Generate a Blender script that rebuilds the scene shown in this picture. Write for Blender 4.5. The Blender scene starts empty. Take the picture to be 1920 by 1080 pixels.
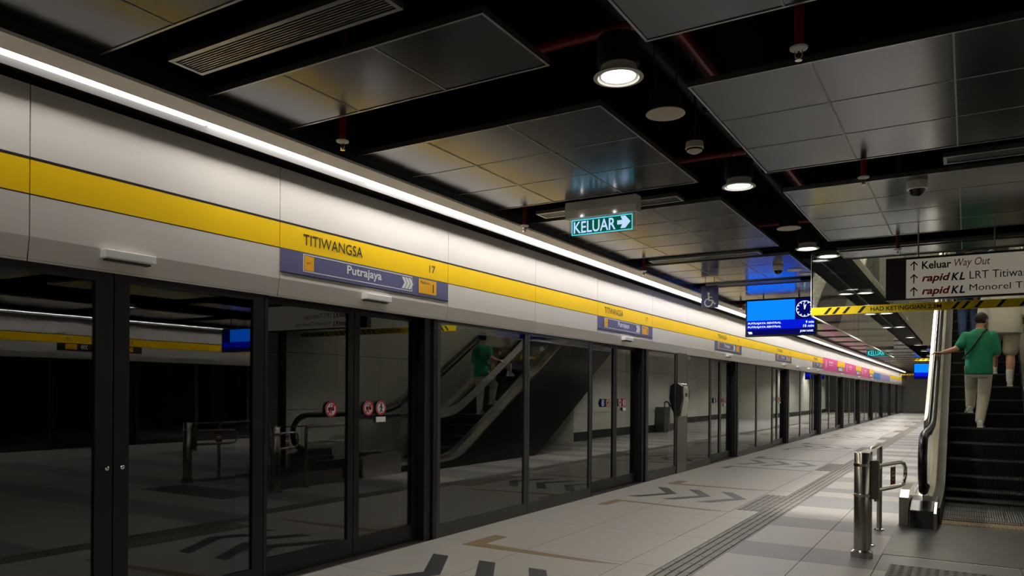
import bpy, math, random
from mathutils import Vector, Matrix
random.seed(7)
sc = bpy.context.scene
COL = sc.collection
PI = math.pi

# ------------------------------------------------------------------ camera, world, exposure
cam_d = bpy.data.cameras.new('camera'); cam = bpy.data.objects.new('camera', cam_d); COL.objects.link(cam)
YAW, PIT, ROL, FPX, CYPX = .544338, -.001539, .007445, 1412.36, 735.75
fw = Vector((-math.sin(YAW)*math.cos(PIT), math.cos(YAW)*math.cos(PIT), math.sin(PIT)))
rt = Vector((math.cos(YAW), math.sin(YAW), 0)); up = rt.cross(fw)
c_, s_ = math.cos(ROL), math.sin(ROL)
rt, up = rt*c_ + up*s_, up*c_ - rt*s_
cam.matrix_world = Matrix(((rt.x, up.x, -fw.x, 4.14), (rt.y, up.y, -fw.y, 0), (rt.z, up.z, -fw.z, 1.35), (0, 0, 0, 1)))
cam_d.sensor_width = 36; cam_d.lens = FPX/1920*36; cam_d.shift_y = (CYPX-540)/1920
cam_d.clip_start = .05; cam_d.clip_end = 300
sc.camera = cam
w = bpy.data.worlds.new('world'); sc.world = w; w.use_nodes = True
w.node_tree.nodes['Background'].inputs[0].default_value = (0, 0, 0, 1)
w.node_tree.nodes['Background'].inputs[1].default_value = 0
vs = sc.view_settings
vs.view_transform = 'Standard'; vs.look = 'None'; vs.exposure = 0.0; vs.gamma = 1; vs.use_curve_mapping = False
STRIP_POWER = 31.0
DOWN_POWER = 70.0

# ------------------------------------------------------------------ materials
MATS = {}
def lin(r, g, b):
    f = lambda c: c/12.92 if c <= .04045 else ((c+.055)/1.055)**2.4
    return (f(r/255), f(g/255), f(b/255), 1)
def mat(name, col, rough=.5, metal=0, noise=0, nscale=20, bump=0, bscale=60, emit=None, estr=0, trans=0, ior=1.5, stretch=(1, 1, 1), coat=0, spec=.5, rnoise=0):
    m = bpy.data.materials.new(name); m.use_nodes = True
    nt = m.node_tree; b = nt.nodes['Principled BSDF']
    b.inputs['Base Color'].default_value = col
    b.inputs['Roughness'].default_value = rough
    b.inputs['Metallic'].default_value = metal
    b.inputs['IOR'].default_value = ior
    b.inputs['Transmission Weight'].default_value = trans
    b.inputs['Coat Weight'].default_value = coat
    b.inputs['Specular IOR Level'].default_value = spec
    if emit:
        b.inputs['Emission Color'].default_value = emit; b.inputs['Emission Strength'].default_value = estr
    if noise or bump or rnoise:
        tc = nt.nodes.new('ShaderNodeTexCoord'); mp = nt.nodes.new('ShaderNodeMapping')
        mp.inputs['Scale'].default_value = stretch
        nt.links.new(tc.outputs['Object'], mp.inputs['Vector'])
    if noise or rnoise:
        n = nt.nodes.new('ShaderNodeTexNoise'); n.inputs['Scale'].default_value = nscale; n.inputs['Detail'].default_value = 5
        nt.links.new(mp.outputs[0], n.inputs['Vector'])
    if noise:
        mx = nt.nodes.new('ShaderNodeMix'); mx.data_type = 'RGBA'
        mx.inputs[6].default_value = tuple(min(1, c*(1-noise)) for c in col[:3])+(1,)
        mx.inputs[7].default_value = tuple(min(1, c*(1+noise)) for c in col[:3])+(1,)
        nt.links.new(n.outputs['Fac'], mx.inputs[0]); nt.links.new(mx.outputs[2], b.inputs['Base Color'])
    if rnoise:
        mr = nt.nodes.new('ShaderNodeMapRange'); mr.inputs[3].default_value = rough-rnoise; mr.inputs[4].default_value = rough+rnoise
        nt.links.new(n.outputs['Fac'], mr.inputs[0]); nt.links.new(mr.outputs[0], b.inputs['Roughness'])
    if bump:
        n2 = nt.nodes.new('ShaderNodeTexNoise'); n2.inputs['Scale'].default_value = bscale; n2.inputs['Detail'].default_value = 3
        nt.links.new(mp.outputs[0], n2.inputs['Vector'])
        bp = nt.nodes.new('ShaderNodeBump'); bp.inputs['Strength'].default_value = bump; bp.inputs['Distance'].default_value = .02
        nt.links.new(n2.outputs['Fac'], bp.inputs['Height']); nt.links.new(bp.outputs[0], b.inputs['Normal'])
    MATS[name] = m
    return m
def emis(name, col, strength):
    m = bpy.data.materials.new(name); m.use_nodes = True; nt = m.node_tree
    nt.nodes.remove(nt.nodes['Principled BSDF'])
    e = nt.nodes.new('ShaderNodeEmission'); e.inputs[0].default_value = col; e.inputs[1].default_value = strength
    nt.links.new(e.outputs[0], nt.nodes['Material Output'].inputs[0]); MATS[name] = m
    return m
mat('header', lin(232, 226, 218), .42, .2, noise=.03, nscale=3, stretch=(1, .2, 6))
mat('baffle', lin(52, 50, 48), .5)
mat('band', lin(255, 208, 0), .5, spec=.2)
mat('black', lin(14, 14, 15), .45)
mat('blackmatte', lin(9, 10, 13), .85, spec=.2)
mat('frame', lin(26, 27, 30), .35, .3)
mat('frame_grey', lin(72, 72, 72), .4, .5)
mat('glass', (.8, .82, .8, 1), 0, 0, trans=1, ior=1.72)
mat('clear_glass', (.93, .97, .96, 1), 0, 0, trans=1, ior=1.5)
mat('steel', lin(190, 184, 174), .24, 1, noise=.05, nscale=8, rnoise=.05, stretch=(1, 1, .1))
mat('steel_dark', lin(120, 116, 110), .35, 1, noise=.08, nscale=10, rnoise=.06)
mat('deck_steel', lin(96, 94, 88), .5, .8, noise=.1, nscale=12)
mat('screen_steel', lin(150, 148, 140), .4, .7, noise=.12, nscale=5)
mat('chrome', lin(215, 212, 205), .12, 1)
mat('ceil_metal', lin(100, 102, 107), .2, 1)
mat('ceil_edge', lin(160, 162, 165), .3, .9)
mat('ceil_highlight', lin(168, 168, 165), .5, .2)
mat('void', lin(8, 9, 12), .9, spec=.1)
mat('duct', lin(26, 27, 30), .6, .3)
mat('redpipe', lin(120, 14, 22), .4)
mat('white', lin(225, 223, 216), .5)
mat('box_white', lin(248, 247, 243), .5)
mat('offwhite', lin(205, 196, 175), .5)
mat('stone_pale', lin(163, 158, 149), .36, noise=.07, nscale=3, rnoise=.06, bump=.02, bscale=40)
mat('stone_light', lin(150, 145, 138), .4, noise=.07, nscale=4, rnoise=.06, bump=.02, bscale=40)
mat('stone_mid', lin(114, 113, 111), .42, noise=.09, nscale=4, rnoise=.06, bump=.02, bscale=40)
mat('stone_grey', lin(138, 133, 126), .45, noise=.2, nscale=60)
mat('stone_dark', lin(52, 52, 52), .4, noise=.2, nscale=60)
mat('stone_brown', lin(120, 100, 66), .5, noise=.55, nscale=140)
mat('joint', lin(70, 67, 62), .8)
mat('tactile', lin(118, 113, 104), .5, noise=.12, nscale=30)
mat('tactile_dark', lin(84, 81, 76), .55, noise=.15, nscale=30)
mat('landing', lin(92, 92, 88), .38, .55, noise=.14, nscale=6, rnoise=.08)
mat('sign_blue', lin(98, 98, 140), .45)
mat('sign_navy', lin(56, 62, 110), .4)
mat('sign_white', lin(238, 238, 236), .45)
mat('sign_amber', lin(246, 180, 10), .45)
mat('ink', lin(24, 18, 8), .5)
mat('board_black', lin(38, 37, 36), .5)
mat('board_grey_glow', lin(168, 162, 148), .5, emit=lin(168, 160, 144), estr=.4)  # faint glow added to make up for missing light on the sign face
mat('red_ink', lin(176, 34, 44), .5)
mat('plate_red', lin(112, 26, 34), .4)
mat('navy_ink', lin(38, 34, 92), .5)
mat('salmon_ink', lin(196, 92, 70), .5)
mat('tape', lin(245, 214, 30), .45)
mat('pink', lin(236, 78, 150), .45)
mat('pink_light', lin(250, 190, 210), .45)
mat('poster_blue', lin(70, 130, 215), .45)
mat('poster_violet', lin(160, 150, 205), .45)
mat('poster_cream', lin(225, 190, 170), .45)
mat('cream', lin(232, 227, 208), .5, noise=.04, nscale=2)
mat('core', lin(206, 206, 192), .42, noise=.05, nscale=2)
mat('skirting', lin(34, 34, 32), .4)
mat('cladding', lin(20, 21, 21), .28, .3, noise=.2, nscale=2)
mat('step', lin(40, 40, 40), .4, .7, noise=.2, nscale=20)
mat('step_edge', lin(118, 114, 106), .4, .8)
mat('comb', lin(128, 112, 84), .4, .7)
mat('rubber', lin(12, 12, 13), .32)
mat('skin', lin(188, 138, 110), .5, noise=.06, nscale=8)
mat('skin_fair', lin(200, 150, 124), .5, noise=.06, nscale=8)
mat('hair', lin(18, 15, 13), .55, bump=.5, bscale=90)
mat('shirt_green', lin(14, 128, 92), .75, noise=.06, nscale=6, bump=.9, bscale=7, stretch=(1, 1, .5))
mat('shirt_white', lin(206, 200, 188), .8, noise=.05, nscale=5, bump=.9, bscale=6, stretch=(1, 1, .6))
mat('trouser_cream', lin(204, 196, 176), .8, noise=.05, nscale=5, bump=.9, bscale=8, stretch=(1, 1, .4))
mat('shorts_khaki', lin(188, 178, 158), .8, noise=.05, nscale=5, bump=.8, bscale=7)
mat('denim', lin(62, 86, 124), .8, noise=.25, nscale=9, bump=.5, bscale=9)
mat('navy_cloth', lin(28, 32, 52), .8, noise=.1, nscale=9, bump=.5, bscale=9)
mat('shoe_white', lin(220, 218, 210), .5)
mat('shoe_trim', lin(60, 90, 80), .5)
mat('strap', lin(18, 34, 30), .6)
mat('cam_dark', lin(18, 18, 20), .15)
mat('bin', lin(96, 98, 94), .3, .7)
mat('sticker_red', lin(196, 36, 48), .4)
mat('sticker_blue', lin(50, 74, 160), .4)
mat('orange', lin(214, 104, 34), .5)
emis('lamp_strip', (1, .97, .93, 1), STRIP_POWER)
emis('lamp_strip_soft', (1, .97, .93, 1), STRIP_POWER*.4)
emis('lamp_strip_mid', (1, .97, .93, 1), STRIP_POWER*.72)
emis('lamp_strip_weak', (1, .97, .93, 1), STRIP_POWER*.15)
emis('lamp_down', (1, .97, .92, 1), 9)
emis('lamp_upper_fill', (1, .95, .86, 1), 28)
emis('screen_sky', lin(6, 104, 246), 1.9)
emis('screen_deep', lin(4, 22, 190), 1.3)
emis('screen_navy', lin(8, 10, 92), 1.0)
emis('screen_text', lin(214, 230, 255), 1.3)
emis('exit_green', lin(8, 92, 72), .75)
emis('exit_cyan', lin(86, 222, 240), 1.0)
emis('exit_text', lin(186, 216, 255), 1.05)
mat('exit_acrylic', (.95, .96, 1, 1), .02, 0, trans=1, ior=1.15)

# ------------------------------------------------------------------ helpers
def wloc(o):
    v = Vector((0, 0, 0))
    while o is not None:
        v += Vector(o.location); o = o.parent
    return v
class MB:
    def __init__(s): s.v = []; s.f = []; s.sm = []
    def add(s, vs_, fs, smooth=False):
        b = len(s.v); s.v += [tuple(p) for p in vs_]; s.f += [tuple(i+b for i in f) for f in fs]; s.sm += [smooth]*len(fs)
        return s
    def box(s, x0, x1, y0, y1, z0, z1):
        return s.add([(x0, y0, z0), (x1, y0, z0), (x1, y1, z0), (x0, y1, z0), (x0, y0, z1), (x1, y0, z1), (x1, y1, z1), (x0, y1, z1)],
                     [(0, 3, 2, 1), (4, 5, 6, 7), (0, 1, 5, 4), (1, 2, 6, 5), (2, 3, 7, 6), (3, 0, 4, 7)])
    def prism(s, poly, ax, a, b):
        # poly: 2d points in the plane normal to axis ax (x: (y,z), y: (x,z), z: (x,y))
        def P(p, t):
            return {'x': (t, p[0], p[1]), 'y': (p[0], t, p[1]), 'z': (p[0], p[1], t)}[ax]
        n = len(poly)
        area = sum(poly[i][0]*poly[(i+1) % n][1]-poly[(i+1) % n][0]*poly[i][1] for i in range(n))
        if (area < 0) != (ax == 'y'): poly = poly[::-1]
        vs_ = [P(p, a) for p in poly]+[P(p, b) for p in poly]
        fs = [tuple(range(n))[::-1], tuple(range(n, 2*n))]+[(i, (i+1) % n, n+(i+1) % n, n+i) for i in range(n)]
        return s.add(vs_, fs)
    def strip(s, lo, hi, x0, x1):
        # solid band between two polylines in the (y,z) plane with equal counts, extruded along x
        n = len(lo); vs_ = []
        for x in (x0, x1):
            vs_ += [(x, p[0], p[1]) for p in lo]+[(x, p[0], p[1]) for p in hi]
        fs = []
        for i in range(n-1):
            fs += [(i, n+i, n+i+1, i+1), (2*n+i, 2*n+i+1, 3*n+i+1, 3*n+i), (i, i+1, 2*n+i+1, 2*n+i), (n+i, 3*n+i, 3*n+i+1, n+i+1)]
        fs += [(0, 2*n, 3*n, n), (n-1, 2*n-1, 4*n-1, 3*n-1)]
        return s.add(vs_, fs)
    def tube(s, path, r, seg=10, closed=False, caps=True):
        P = [Vector(p) for p in path]; n = len(P); rs = r if isinstance(r, (list, tuple)) else [r]*n
        vs_ = []; prev = None
        for i, p in enumerate(P):
            if closed: t = P[(i+1) % n]-P[i-1]
            else: t = P[min(i+1, n-1)]-P[max(i-1, 0)]
            t.normalize()
            if prev is None:
                a = Vector((0, 0, 1)) if abs(t.z) < .9 else Vector((1, 0, 0))
                u = t.cross(a).normalized()
            else:
                u = (prev-t*prev.dot(t)).normalized()
            prev = u; q = t.cross(u)
            for k in range(seg):
                an = 2*PI*k/seg
                vs_.append(p+(u*math.cos(an)+q*math.sin(an))*rs[i])
        fs = []
        for i in range(n if closed else n-1):
            j = (i+1) % n
            for k in range(seg):
                fs.append((i*seg+k, i*seg+(k+1) % seg, j*seg+(k+1) % seg, j*seg+k))
        s.add(vs_, fs, True)
        if caps and not closed:
            b = len(s.v)-n*seg
            s.f += [tuple(b+k for k in range(seg))[::-1], tuple(b+(n-1)*seg+k for k in range(seg))]; s.sm += [False, False]
        return s
    def lathe(s, prof, c, seg=20, ax='z'):
        vs_ = []; n = len(prof)
        for (r, h) in prof:
            for k in range(seg):
                a = 2*PI*k/seg
                p = {'z': (r*math.cos(a), r*math.sin(a), h), 'x': (h, r*math.cos(a), r*math.sin(a)), 'y': (r*math.cos(a), h, r*math.sin(a))}[ax]
                vs_.append((c[0]+p[0], c[1]+p[1], c[2]+p[2]))
        fs = []
        for i in range(n-1):
            for k in range(seg):
                fs.append((i*seg+k, i*seg+(k+1) % seg, (i+1)*seg+(k+1) % seg, (i+1)*seg+k))
        fs += [tuple(range(seg))[::-1], tuple((n-1)*seg+k for k in range(seg))]
        b = len(s.sm); s.add(vs_, fs, True); s.sm[-1] = False; s.sm[-2] = False
        return s
    def cyl(s, c, r, h, ax='z', seg=20): return s.lathe([(r, 0), (r, h)], c, seg, ax)
    def mesh(s, name, m, off=(0, 0, 0)):
        me = bpy.data.meshes.new(name)
        me.from_pydata([(v[0]-off[0], v[1]-off[1], v[2]-off[2]) for v in s.v], [], s.f)
        me.polygons.foreach_set('use_smooth', s.sm)
        me.materials.append(MATS[m]); me.update()
        return me
    def build(s, name, m, parent=None, bevel=0, autosm=True):
        off = wloc(parent) if parent else (0, 0, 0)
        me = s.mesh(name, m, off)
        o = bpy.data.objects.new(name, me); COL.objects.link(o)
        if parent: o.parent = parent
        if any(s.sm) and autosm: me.set_sharp_from_angle(angle=.7)
        if bevel:
            b = o.modifiers.new('bevel', 'BEVEL'); b.width = bevel; b.segments = 2; b.limit_method = 'ANGLE'
        return o
def link(name, me, parent=None, loc=(0, 0, 0)):
    o = bpy.data.objects.new(name, me); COL.objects.link(o); o.location = loc
    if parent: o.parent = parent
    return o
def tag(o, label, cat, group=None):
    o['label'] = label; o['category'] = cat
    if group: o['group'] = group
    return o
def thing(name, loc, label, cat, group=None):
    o = bpy.data.objects.new(name, None); COL.objects.link(o); o.location = loc
    o.empty_display_size = .1
    return tag(o, label, cat, group)
def struct(o, label=None):
    o['kind'] = 'structure'
    if label: o['label'] = label
    return o
def dup(root, loc, label, group=None):
    def cp(o, par):
        c = o.copy(); COL.objects.link(c); c.parent = par
        for ch in o.children: cp(ch, c)
        return c
    r = cp(root, None); r.location = loc; r['label'] = label
    if group: r['group'] = group
    return r
RX = Matrix(((0, 0, 1), (1, 0, 0), (0, 1, 0)))        # text facing +X
RXN = Matrix(((0, 0, -1), (-1, 0, 0), (0, 1, 0)))     # text facing -X
RYN = Matrix(((1, 0, 0), (0, 0, -1), (0, 1, 0)))      # text facing -Y
TXT = {}
def text_mesh(body, bold=0, shear=0):
    key = (body, bold, shear)
    if key not in TXT:
        cu = bpy.data.curves.new('t', 'FONT'); cu.body = body; cu.offset = bold; cu.shear = shear; cu.resolution_u = 3
        o = bpy.data.objects.new('t', cu); COL.objects.link(o)
        dg = bpy.context.evaluated_depsgraph_get(); dg.update()
        me = bpy.data.meshes.new_from_object(o.evaluated_get(dg))
        bpy.data.objects.remove(o); bpy.data.curves.remove(cu)
        TXT[key] = ([tuple(v.co) for v in me.vertices], [tuple(p.vertices) for p in me.polygons])
        bpy.data.meshes.remove(me)
    return TXT[key]
def text(name, body, m, parent, org, rot, wdt, hgt, bold=0, shear=0, z=0.0):
    # lettering scaled to fill wdt x hgt with its lower-left corner at org
    V, F = text_mesh(body, bold, shear)
    x0 = min(v[0] for v in V); x1 = max(v[0] for v in V); y0 = min(v[1] for v in V); y1 = max(v[1] for v in V)
    mb = MB(); O = Vector(org)
    mb.add([O+rot @ Vector(((v[0]-x0)/(x1-x0)*wdt, (v[1]-y0)/(y1-y0)*hgt, z)) for v in V], F)
    return mb.build(name, m, parent)
def flat(name, m, parent, org, rot, polys, z=0.0, t=.002):
    # flat print built from 2d polygons, a thin slab each
    mb = MB(); O = Vector(org)
    for p in polys:
        a = sum(p[i][0]*p[(i+1) % len(p)][1]-p[(i+1) % len(p)][0]*p[i][1] for i in range(len(p)))
        if a < 0: p = p[::-1]
        n = len(p)
        vs_ = [O+rot @ Vector((q[0], q[1], z)) for q in p]+[O+rot @ Vector((q[0], q[1], z+t)) for q in p]
        mb.add(vs_, [tuple(range(n))[::-1], tuple(range(n, 2*n))]+[(i, (i+1) % n, n+(i+1) % n, n+i) for i in range(n)])
    return mb.build(name, m, parent)
def rect(x0, y0, x1, y1): return [(x0, y0), (x1, y0), (x1, y1), (x0, y1)]
def disc(cx, cy, r, n=24, sx=1): return [(cx+sx*r*math.cos(2*PI*i/n), cy+r*math.sin(2*PI*i/n)) for i in range(n)]
def ringp(cx, cy, r0, r1, n=28, sx=1):
    out = []
    for i in range(n):
        a, b = 2*PI*i/n, 2*PI*(i+1)/n
        out.append([(cx+sx*r0*math.cos(a), cy+r0*math.sin(a)), (cx+sx*r1*math.cos(a), cy+r1*math.sin(a)), (cx+sx*r1*math.cos(b), cy+r1*math.sin(b)), (cx+sx*r0*math.cos(b), cy+r0*math.sin(b))])
    return out
def bar(x0, y0, x1, y1, t):
    dx, dy = x1-x0, y1-y0; l = math.hypot(dx, dy); nx, ny = -dy/l*t/2, dx/l*t/2
    return [(x0-nx, y0-ny), (x1-nx, y1-ny), (x1+nx, y1+ny), (x0+nx, y0+ny)]
ORD = ['nearest', 'second', 'third', 'fourth', 'fifth', 'sixth', 'seventh', 'eighth', 'ninth', 'tenth', 'eleventh', 'twelfth', 'thirteenth', 'fourteenth', 'fifteenth', 'sixteenth', 'seventeenth', 'eighteenth', 'nineteenth', 'twentieth']
ORD += ['%dth' % i for i in range(21, 90)]

P = 5.26            # door spacing
XR = 12.87          # opposite screen doors
YEND = 66.0

# ------------------------------------------------------------------ floor
floor = struct(MB().box(-.2, XR+.2, -4, YEND, -.4, -.012).build('floor', 'joint'), 'pale and grey stone platform floor')
slab_cache = {}
def slab(x0, x1, y0, y1, m, name='floor_slab'):
    g = .0025
    key = (round(x1-x0, 3), round(y1-y0, 3), m)
    if key not in slab_cache:
        slab_cache[key] = MB().box(0, x1-x0-2*g, 0, y1-y0-2*g, -.0118, 0).mesh(name, m)
    return link(name, slab_cache[key], floor, (x0+g, y0+g, 0))
y = -2.3
while y < 34:
    slab(0.0, .93, y, y+P/4, 'stone_pale'); slab(.93, 1.83, y, y+P/4, 'stone_pale'); slab(1.83, 2.12, y, y+P/4, 'stone_pale')
    y += P/4
slab(0, 1.83, y, YEND, 'stone_pale'); slab(1.83, 2.12, y, YEND, 'stone_pale'); slab(2.12, 2.4, y, YEND, 'tactile')
slab(0, 2.12, -4, -2.3, 'stone_pale')
bands = [(-4, -.6, 0), (-.6, 0, 1), (0, 1.1, 0), (1.1, 1.7, 1), (1.7, 2.75, 0), (2.75, 3.35, 1), (3.35, 4.85, 0), (4.85, 5.45, 1), (5.45, 6.4, 0), (6.4, 7.0, 1), (7.0, 8.0, 0), (8.0, 8.6, 1), (8.6, 9.55, 0),
         (9.55, 10.55, 1), (10.55, 11.1, 0), (11.1, 11.55, 1), (11.55, 12.5, 0), (12.5, 13.2, 1), (13.2, 14.1, 0)]
yy = 14.1; k = 1
while yy < 40:
    d = (.6, .95, .75, 1.15)[k % 4] if k % 2 == 0 else (.65, .5, .9)[k % 3]
    bands.append((yy, yy+d, k % 2)); yy += d; k += 1
bands.append((yy, YEND, 0))
for (a, b, t) in bands:
    m = 'stone_mid' if t else 'stone_light'
    slab(2.4, 2.99, a, b, m)
    for x0, x1 in ((2.99, 3.53), (3.53, 4.5), (4.5, 5.7)):
        if x0 >= 3.5 and b > 7.05 and a < 8.99:
            if a < 7.05: slab(x0, x1, a, 7.05, m)
            continue
        slab(x0, x1, a, b, m)
    slab(5.7, 8.6, a, b, m); 
    slab(8.6, 10.5, a, b, m)
y = -4
while y < 30:
    slab(10.5, XR, y, y+P/2, 'stone_pale'); y += P/2
slab(10.5, XR, y, YEND, 'stone_pale')
# tactile strip, one tile every 0.3 m with four raised bars
tt = MB().box(.002, .278, .002, .298, -.0118, -.002)
for i in range(4): tt.box(.02+i*.068, .052+i*.068, .006, .294, -.002, .005)
tme = tt.mesh('tactile_tile', 'tactile')
y = -2.3
while y < 34:
    link('tactile_tile', tme, floor, (2.12, y, 0)); y += .3
slab(2.12, 2.4, -4, -2.3, 'stone_pale')
pad = MB().box(.002, .27, .002, .298, -.001, .001)
for i in range(4): pad.box(.02+i*.066, .052+i*.066, .006, .294, .001, .005)
pme = pad.mesh('tactile_tile', 'tactile')
# door markings: three chevrons and two bent queue lines before every door
def chevron(X, Yc):
    t = .155; h = .545; d = .41
    return [(X, Yc-h), (X+t, Yc-h), (X+t+d-.09, Yc), (X+t, Yc+h), (X, Yc+h), (X+d-.09, Yc)]
for k in range(0, 9):
    Yc = 4.46+P*k
    dk = 'stone_dark'
    for j in range(3):
        MB().prism(chevron(.36+.455*j, Yc), 'z', -.004, .0012).build('floor_chevron', dk, floor)
    for q in ([(.34, .98), (.35, 1.51), (.50, 1.49), (.50, 1.12), (1.83, 1.03), (1.55, .97)], [(.33, -1.44), (.36, -.92), (1.83, -1.12), (1.55, -1.17), (.48, -1.03), (.46, -1.42)]):
        MB().prism([(p[0], p[1]+Yc) for p in q], 'z', -.004, .0010).build('queue_line', 'stone_brown' if k < 2 else 'stone_dark', floor)
    for i in range(5): link('tactile_tile', pme, floor, (1.85, 3.55+P*k+i*.3, .0))
# warning studs before the escalator
wp = MB().box(3.62, 5.3, 6.05, 6.68, -.004, .001)
for i in range(28):
    for j in range(10): wp.lathe([(.018, 0), (.012, .005)], (3.65+i*.06, 6.08+j*.063, .001), 6)
o = wp.build('stud_mat', 'tactile_dark', floor)

# ------------------------------------------------------------------ header walls (left in view, right seen in the glass)
def mirX(mb):
    mb.v = [(XR-v[0], v[1], v[2]) for v in mb.v]; mb.f = [f[::-1] for f in mb.f]
    return mb
ZT, ZB1, ZB0, ZF, ZL = 2.90, 2.525, 2.343, 2.125, 2.0
HX = .03
def header(side):
    M = (lambda mb: mb) if side == 'left' else mirX
    wall = struct(M(MB().box(-.34, HX-.02, -4, YEND, ZL+.01, 3.3)).build('wall_'+side, 'black'), 'platform screen door header with a yellow band, '+side+' side')
    js = []
    k = -2
    while 3.65+P*k < 47:
        b = 3.65+P*k; js += [b, b+1.985, b+3.625]; k += 1
    js.append(YEND)
    js = [j for j in js if j > -4.5]
    for a, b in zip(js[:-1], js[1:]):
        a += .003; b -= .003
        M(MB().box(HX-.02, HX, a, b, ZB1+.007, ZT)).build('header_panel', 'header', wall)
        yl = 'band'
        M(MB().box(HX-.02, HX, a, b, ZB0, ZB1-.007)).build('colour_band', yl, wall)
        M(MB().prism([(HX-.02, ZB0-.006), (HX, ZB0-.006), (HX, ZF), (HX-.022, ZL), (HX-.06, ZL)], 'y', a, b)).build('fascia_panel', 'header', wall)
    M(MB().box(HX-.02, HX+.001, -4, YEND, ZB1-.007, ZB1+.007)).build('trim_line', 'black', wall)
    M(MB().box(HX-.02, HX+.001, -4, YEND, ZB0-.005, ZB0+.000)).build('trim_line', 'black', wall)
    # lamp slot: baffle, soffit and fascia
    M(MB().prism([(.19, 2.893), (.199, 2.893), (.205, 2.935), (.19, 2.935)], 'y', -4, YEND)).build('lamp_baffle', 'baffle', wall)
    M(MB().box(HX-.02, .19, -4, YEND, 2.935, 2.96)).build('slot_roof', 'black', wall)
    y = -1.65
    while y < 58:
        M(MB().box(.283, .463, y+.002, y+2.638-.002, 2.928, 2.945)).build('soffit_panel', 'header', wall)
        y += 2.638
    M(MB().box(.2, .463, -4, YEND, 2.945, 3.06)).build('soffit_back', 'black', wall)
    return wall
WL = header('left'); WR = header('right')
# strip lamps in the slot
for side in ('left', 'right'):
    M = (lambda mb: mb) if side == 'left' else mirX
    y = -.98 if side == 'left' else 1.0; i = 0
    L = 1.96 if side == 'left' else 2.9
    ys = [(-.9, 1.10), (1.10, 2.92)] if side == 'left' else []
    y = 2.92 if side == 'left' else 1.0
    while y < 60:
        ys.append((y, y+1.385 if y < 30 else y+2.77)); y = ys[-1][1]
    for i, (a, b) in enumerate(ys):
        pw = 'lamp_strip'
        if side == 'left': pw = ('lamp_strip_weak', 'lamp_strip_soft', 'lamp_strip_mid')[i] if i < 3 else 'lamp_strip'  # nearest lamps set dimmer to imitate darkening towards the view's edge
        if side == 'right': pw = 'lamp_strip'
        t = thing('strip_lamp', (.243 if side == 'left' else XR-.243, (a+b)/2, 2.932), '', 'lamp', 'strip lamps along the %s header' % side)
        t['label'] = ('%s white strip lamp from the camera above the yellow band' % ORD[i]) if side == 'left' else ('%s white strip lamp above the opposite platform doors, mirrored in the glass' % ORD[i])
        M(MB().box(.207, .281, a+.012, b-.012, 2.930, 2.936)).build('diffuser', pw, t)
        M(MB().box(.207, .281, a+.001, b-.001, 2.936, 2.944)).build('housing', 'white', t)

# ------------------------------------------------------------------ platform screen doors
def pane_unit(parent, x0, y0, y1, z0, z1, fr, fm, gl='glass', th=.012, bottom=None, nm='screen'):
    xm = x0-.02
    M = parent['mir']
    f = MB()
    bt = bottom if bottom else fr
    f.box(x0-.04, x0, y0, y0+fr, z0, z1).box(x0-.04, x0, y1-fr, y1, z0, z1).box(x0-.04, x0, y0+fr, y1-fr, z0, z0+bt).box(x0-.04, x0, y0+fr, y1-fr, z1-fr*.6, z1)
    g = MB().box(xm-th/2, xm+th/2, y0+fr, y1-fr, z0+bt, z1-fr*.6)
    if M: mirX(f); mirX(g)
    p = f.build(nm+'_frame', fm, parent); g.build('pane', gl, parent)
def sticker(parent, x, yc, zc, kind, r=.06):
    o = (x, yc, zc)
    if kind == 'label':
        flat('sticker_label', 'sign_white', parent, o, RX, [rect(-.06, -.022, .06, .022)]); return
    flat('sticker', 'sticker_blue' if kind == 'blue' else 'sign_white', parent, o, RX, [disc(0, 0, r)])
    if kind == 'blue':
        flat('sticker_symbol', 'sign_white', parent, o, RX, [disc(0, .03, .01, 10), bar(0, .02, 0, -.01, .012), bar(0, -.01, .025, -.03, .012)]+ringp(-.005, -.018, .018, .026, 14), z=.002)
        return
    flat('sticker_ring', 'sticker_red', parent, o, RX, ringp(0, 0, r*.8, r)+([bar(-r*.6, -r*.6, r*.6, r*.6, .012)] if kind != 'gap' else []), z=.003)
    if kind == 'no_lean':
        flat('sticker_symbol', 'black', parent, o, RX, [rect(-.034, -.012, .03, .014), rect(-.004, -.04, .004, -.014)]+ringp(.005, .024, .012, .016, 12), z=.002)
    elif kind == 'no_lean_flip':
        flat('sticker_symbol', 'black', parent, o, RX, [rect(-.03, -.012, .034, .014), rect(-.004, -.04, .004, -.014)]+ringp(-.005, .024, .012, .016, 12), z=.002)
    else:
        flat('sticker_symbol', 'black', parent, o, RX, [disc(.004, .032, .008, 10), bar(.004, .024, .004, -.008, .012), bar(.004, .016, .022, .0, .006), bar(.004, .016, -.016, .004, .006), bar(.004, -.008, .018, -.034, .008), bar(.004, -.008, -.014, -.036, .008), rect(.002, -.048, .03, -.04)], z=.002)
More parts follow.
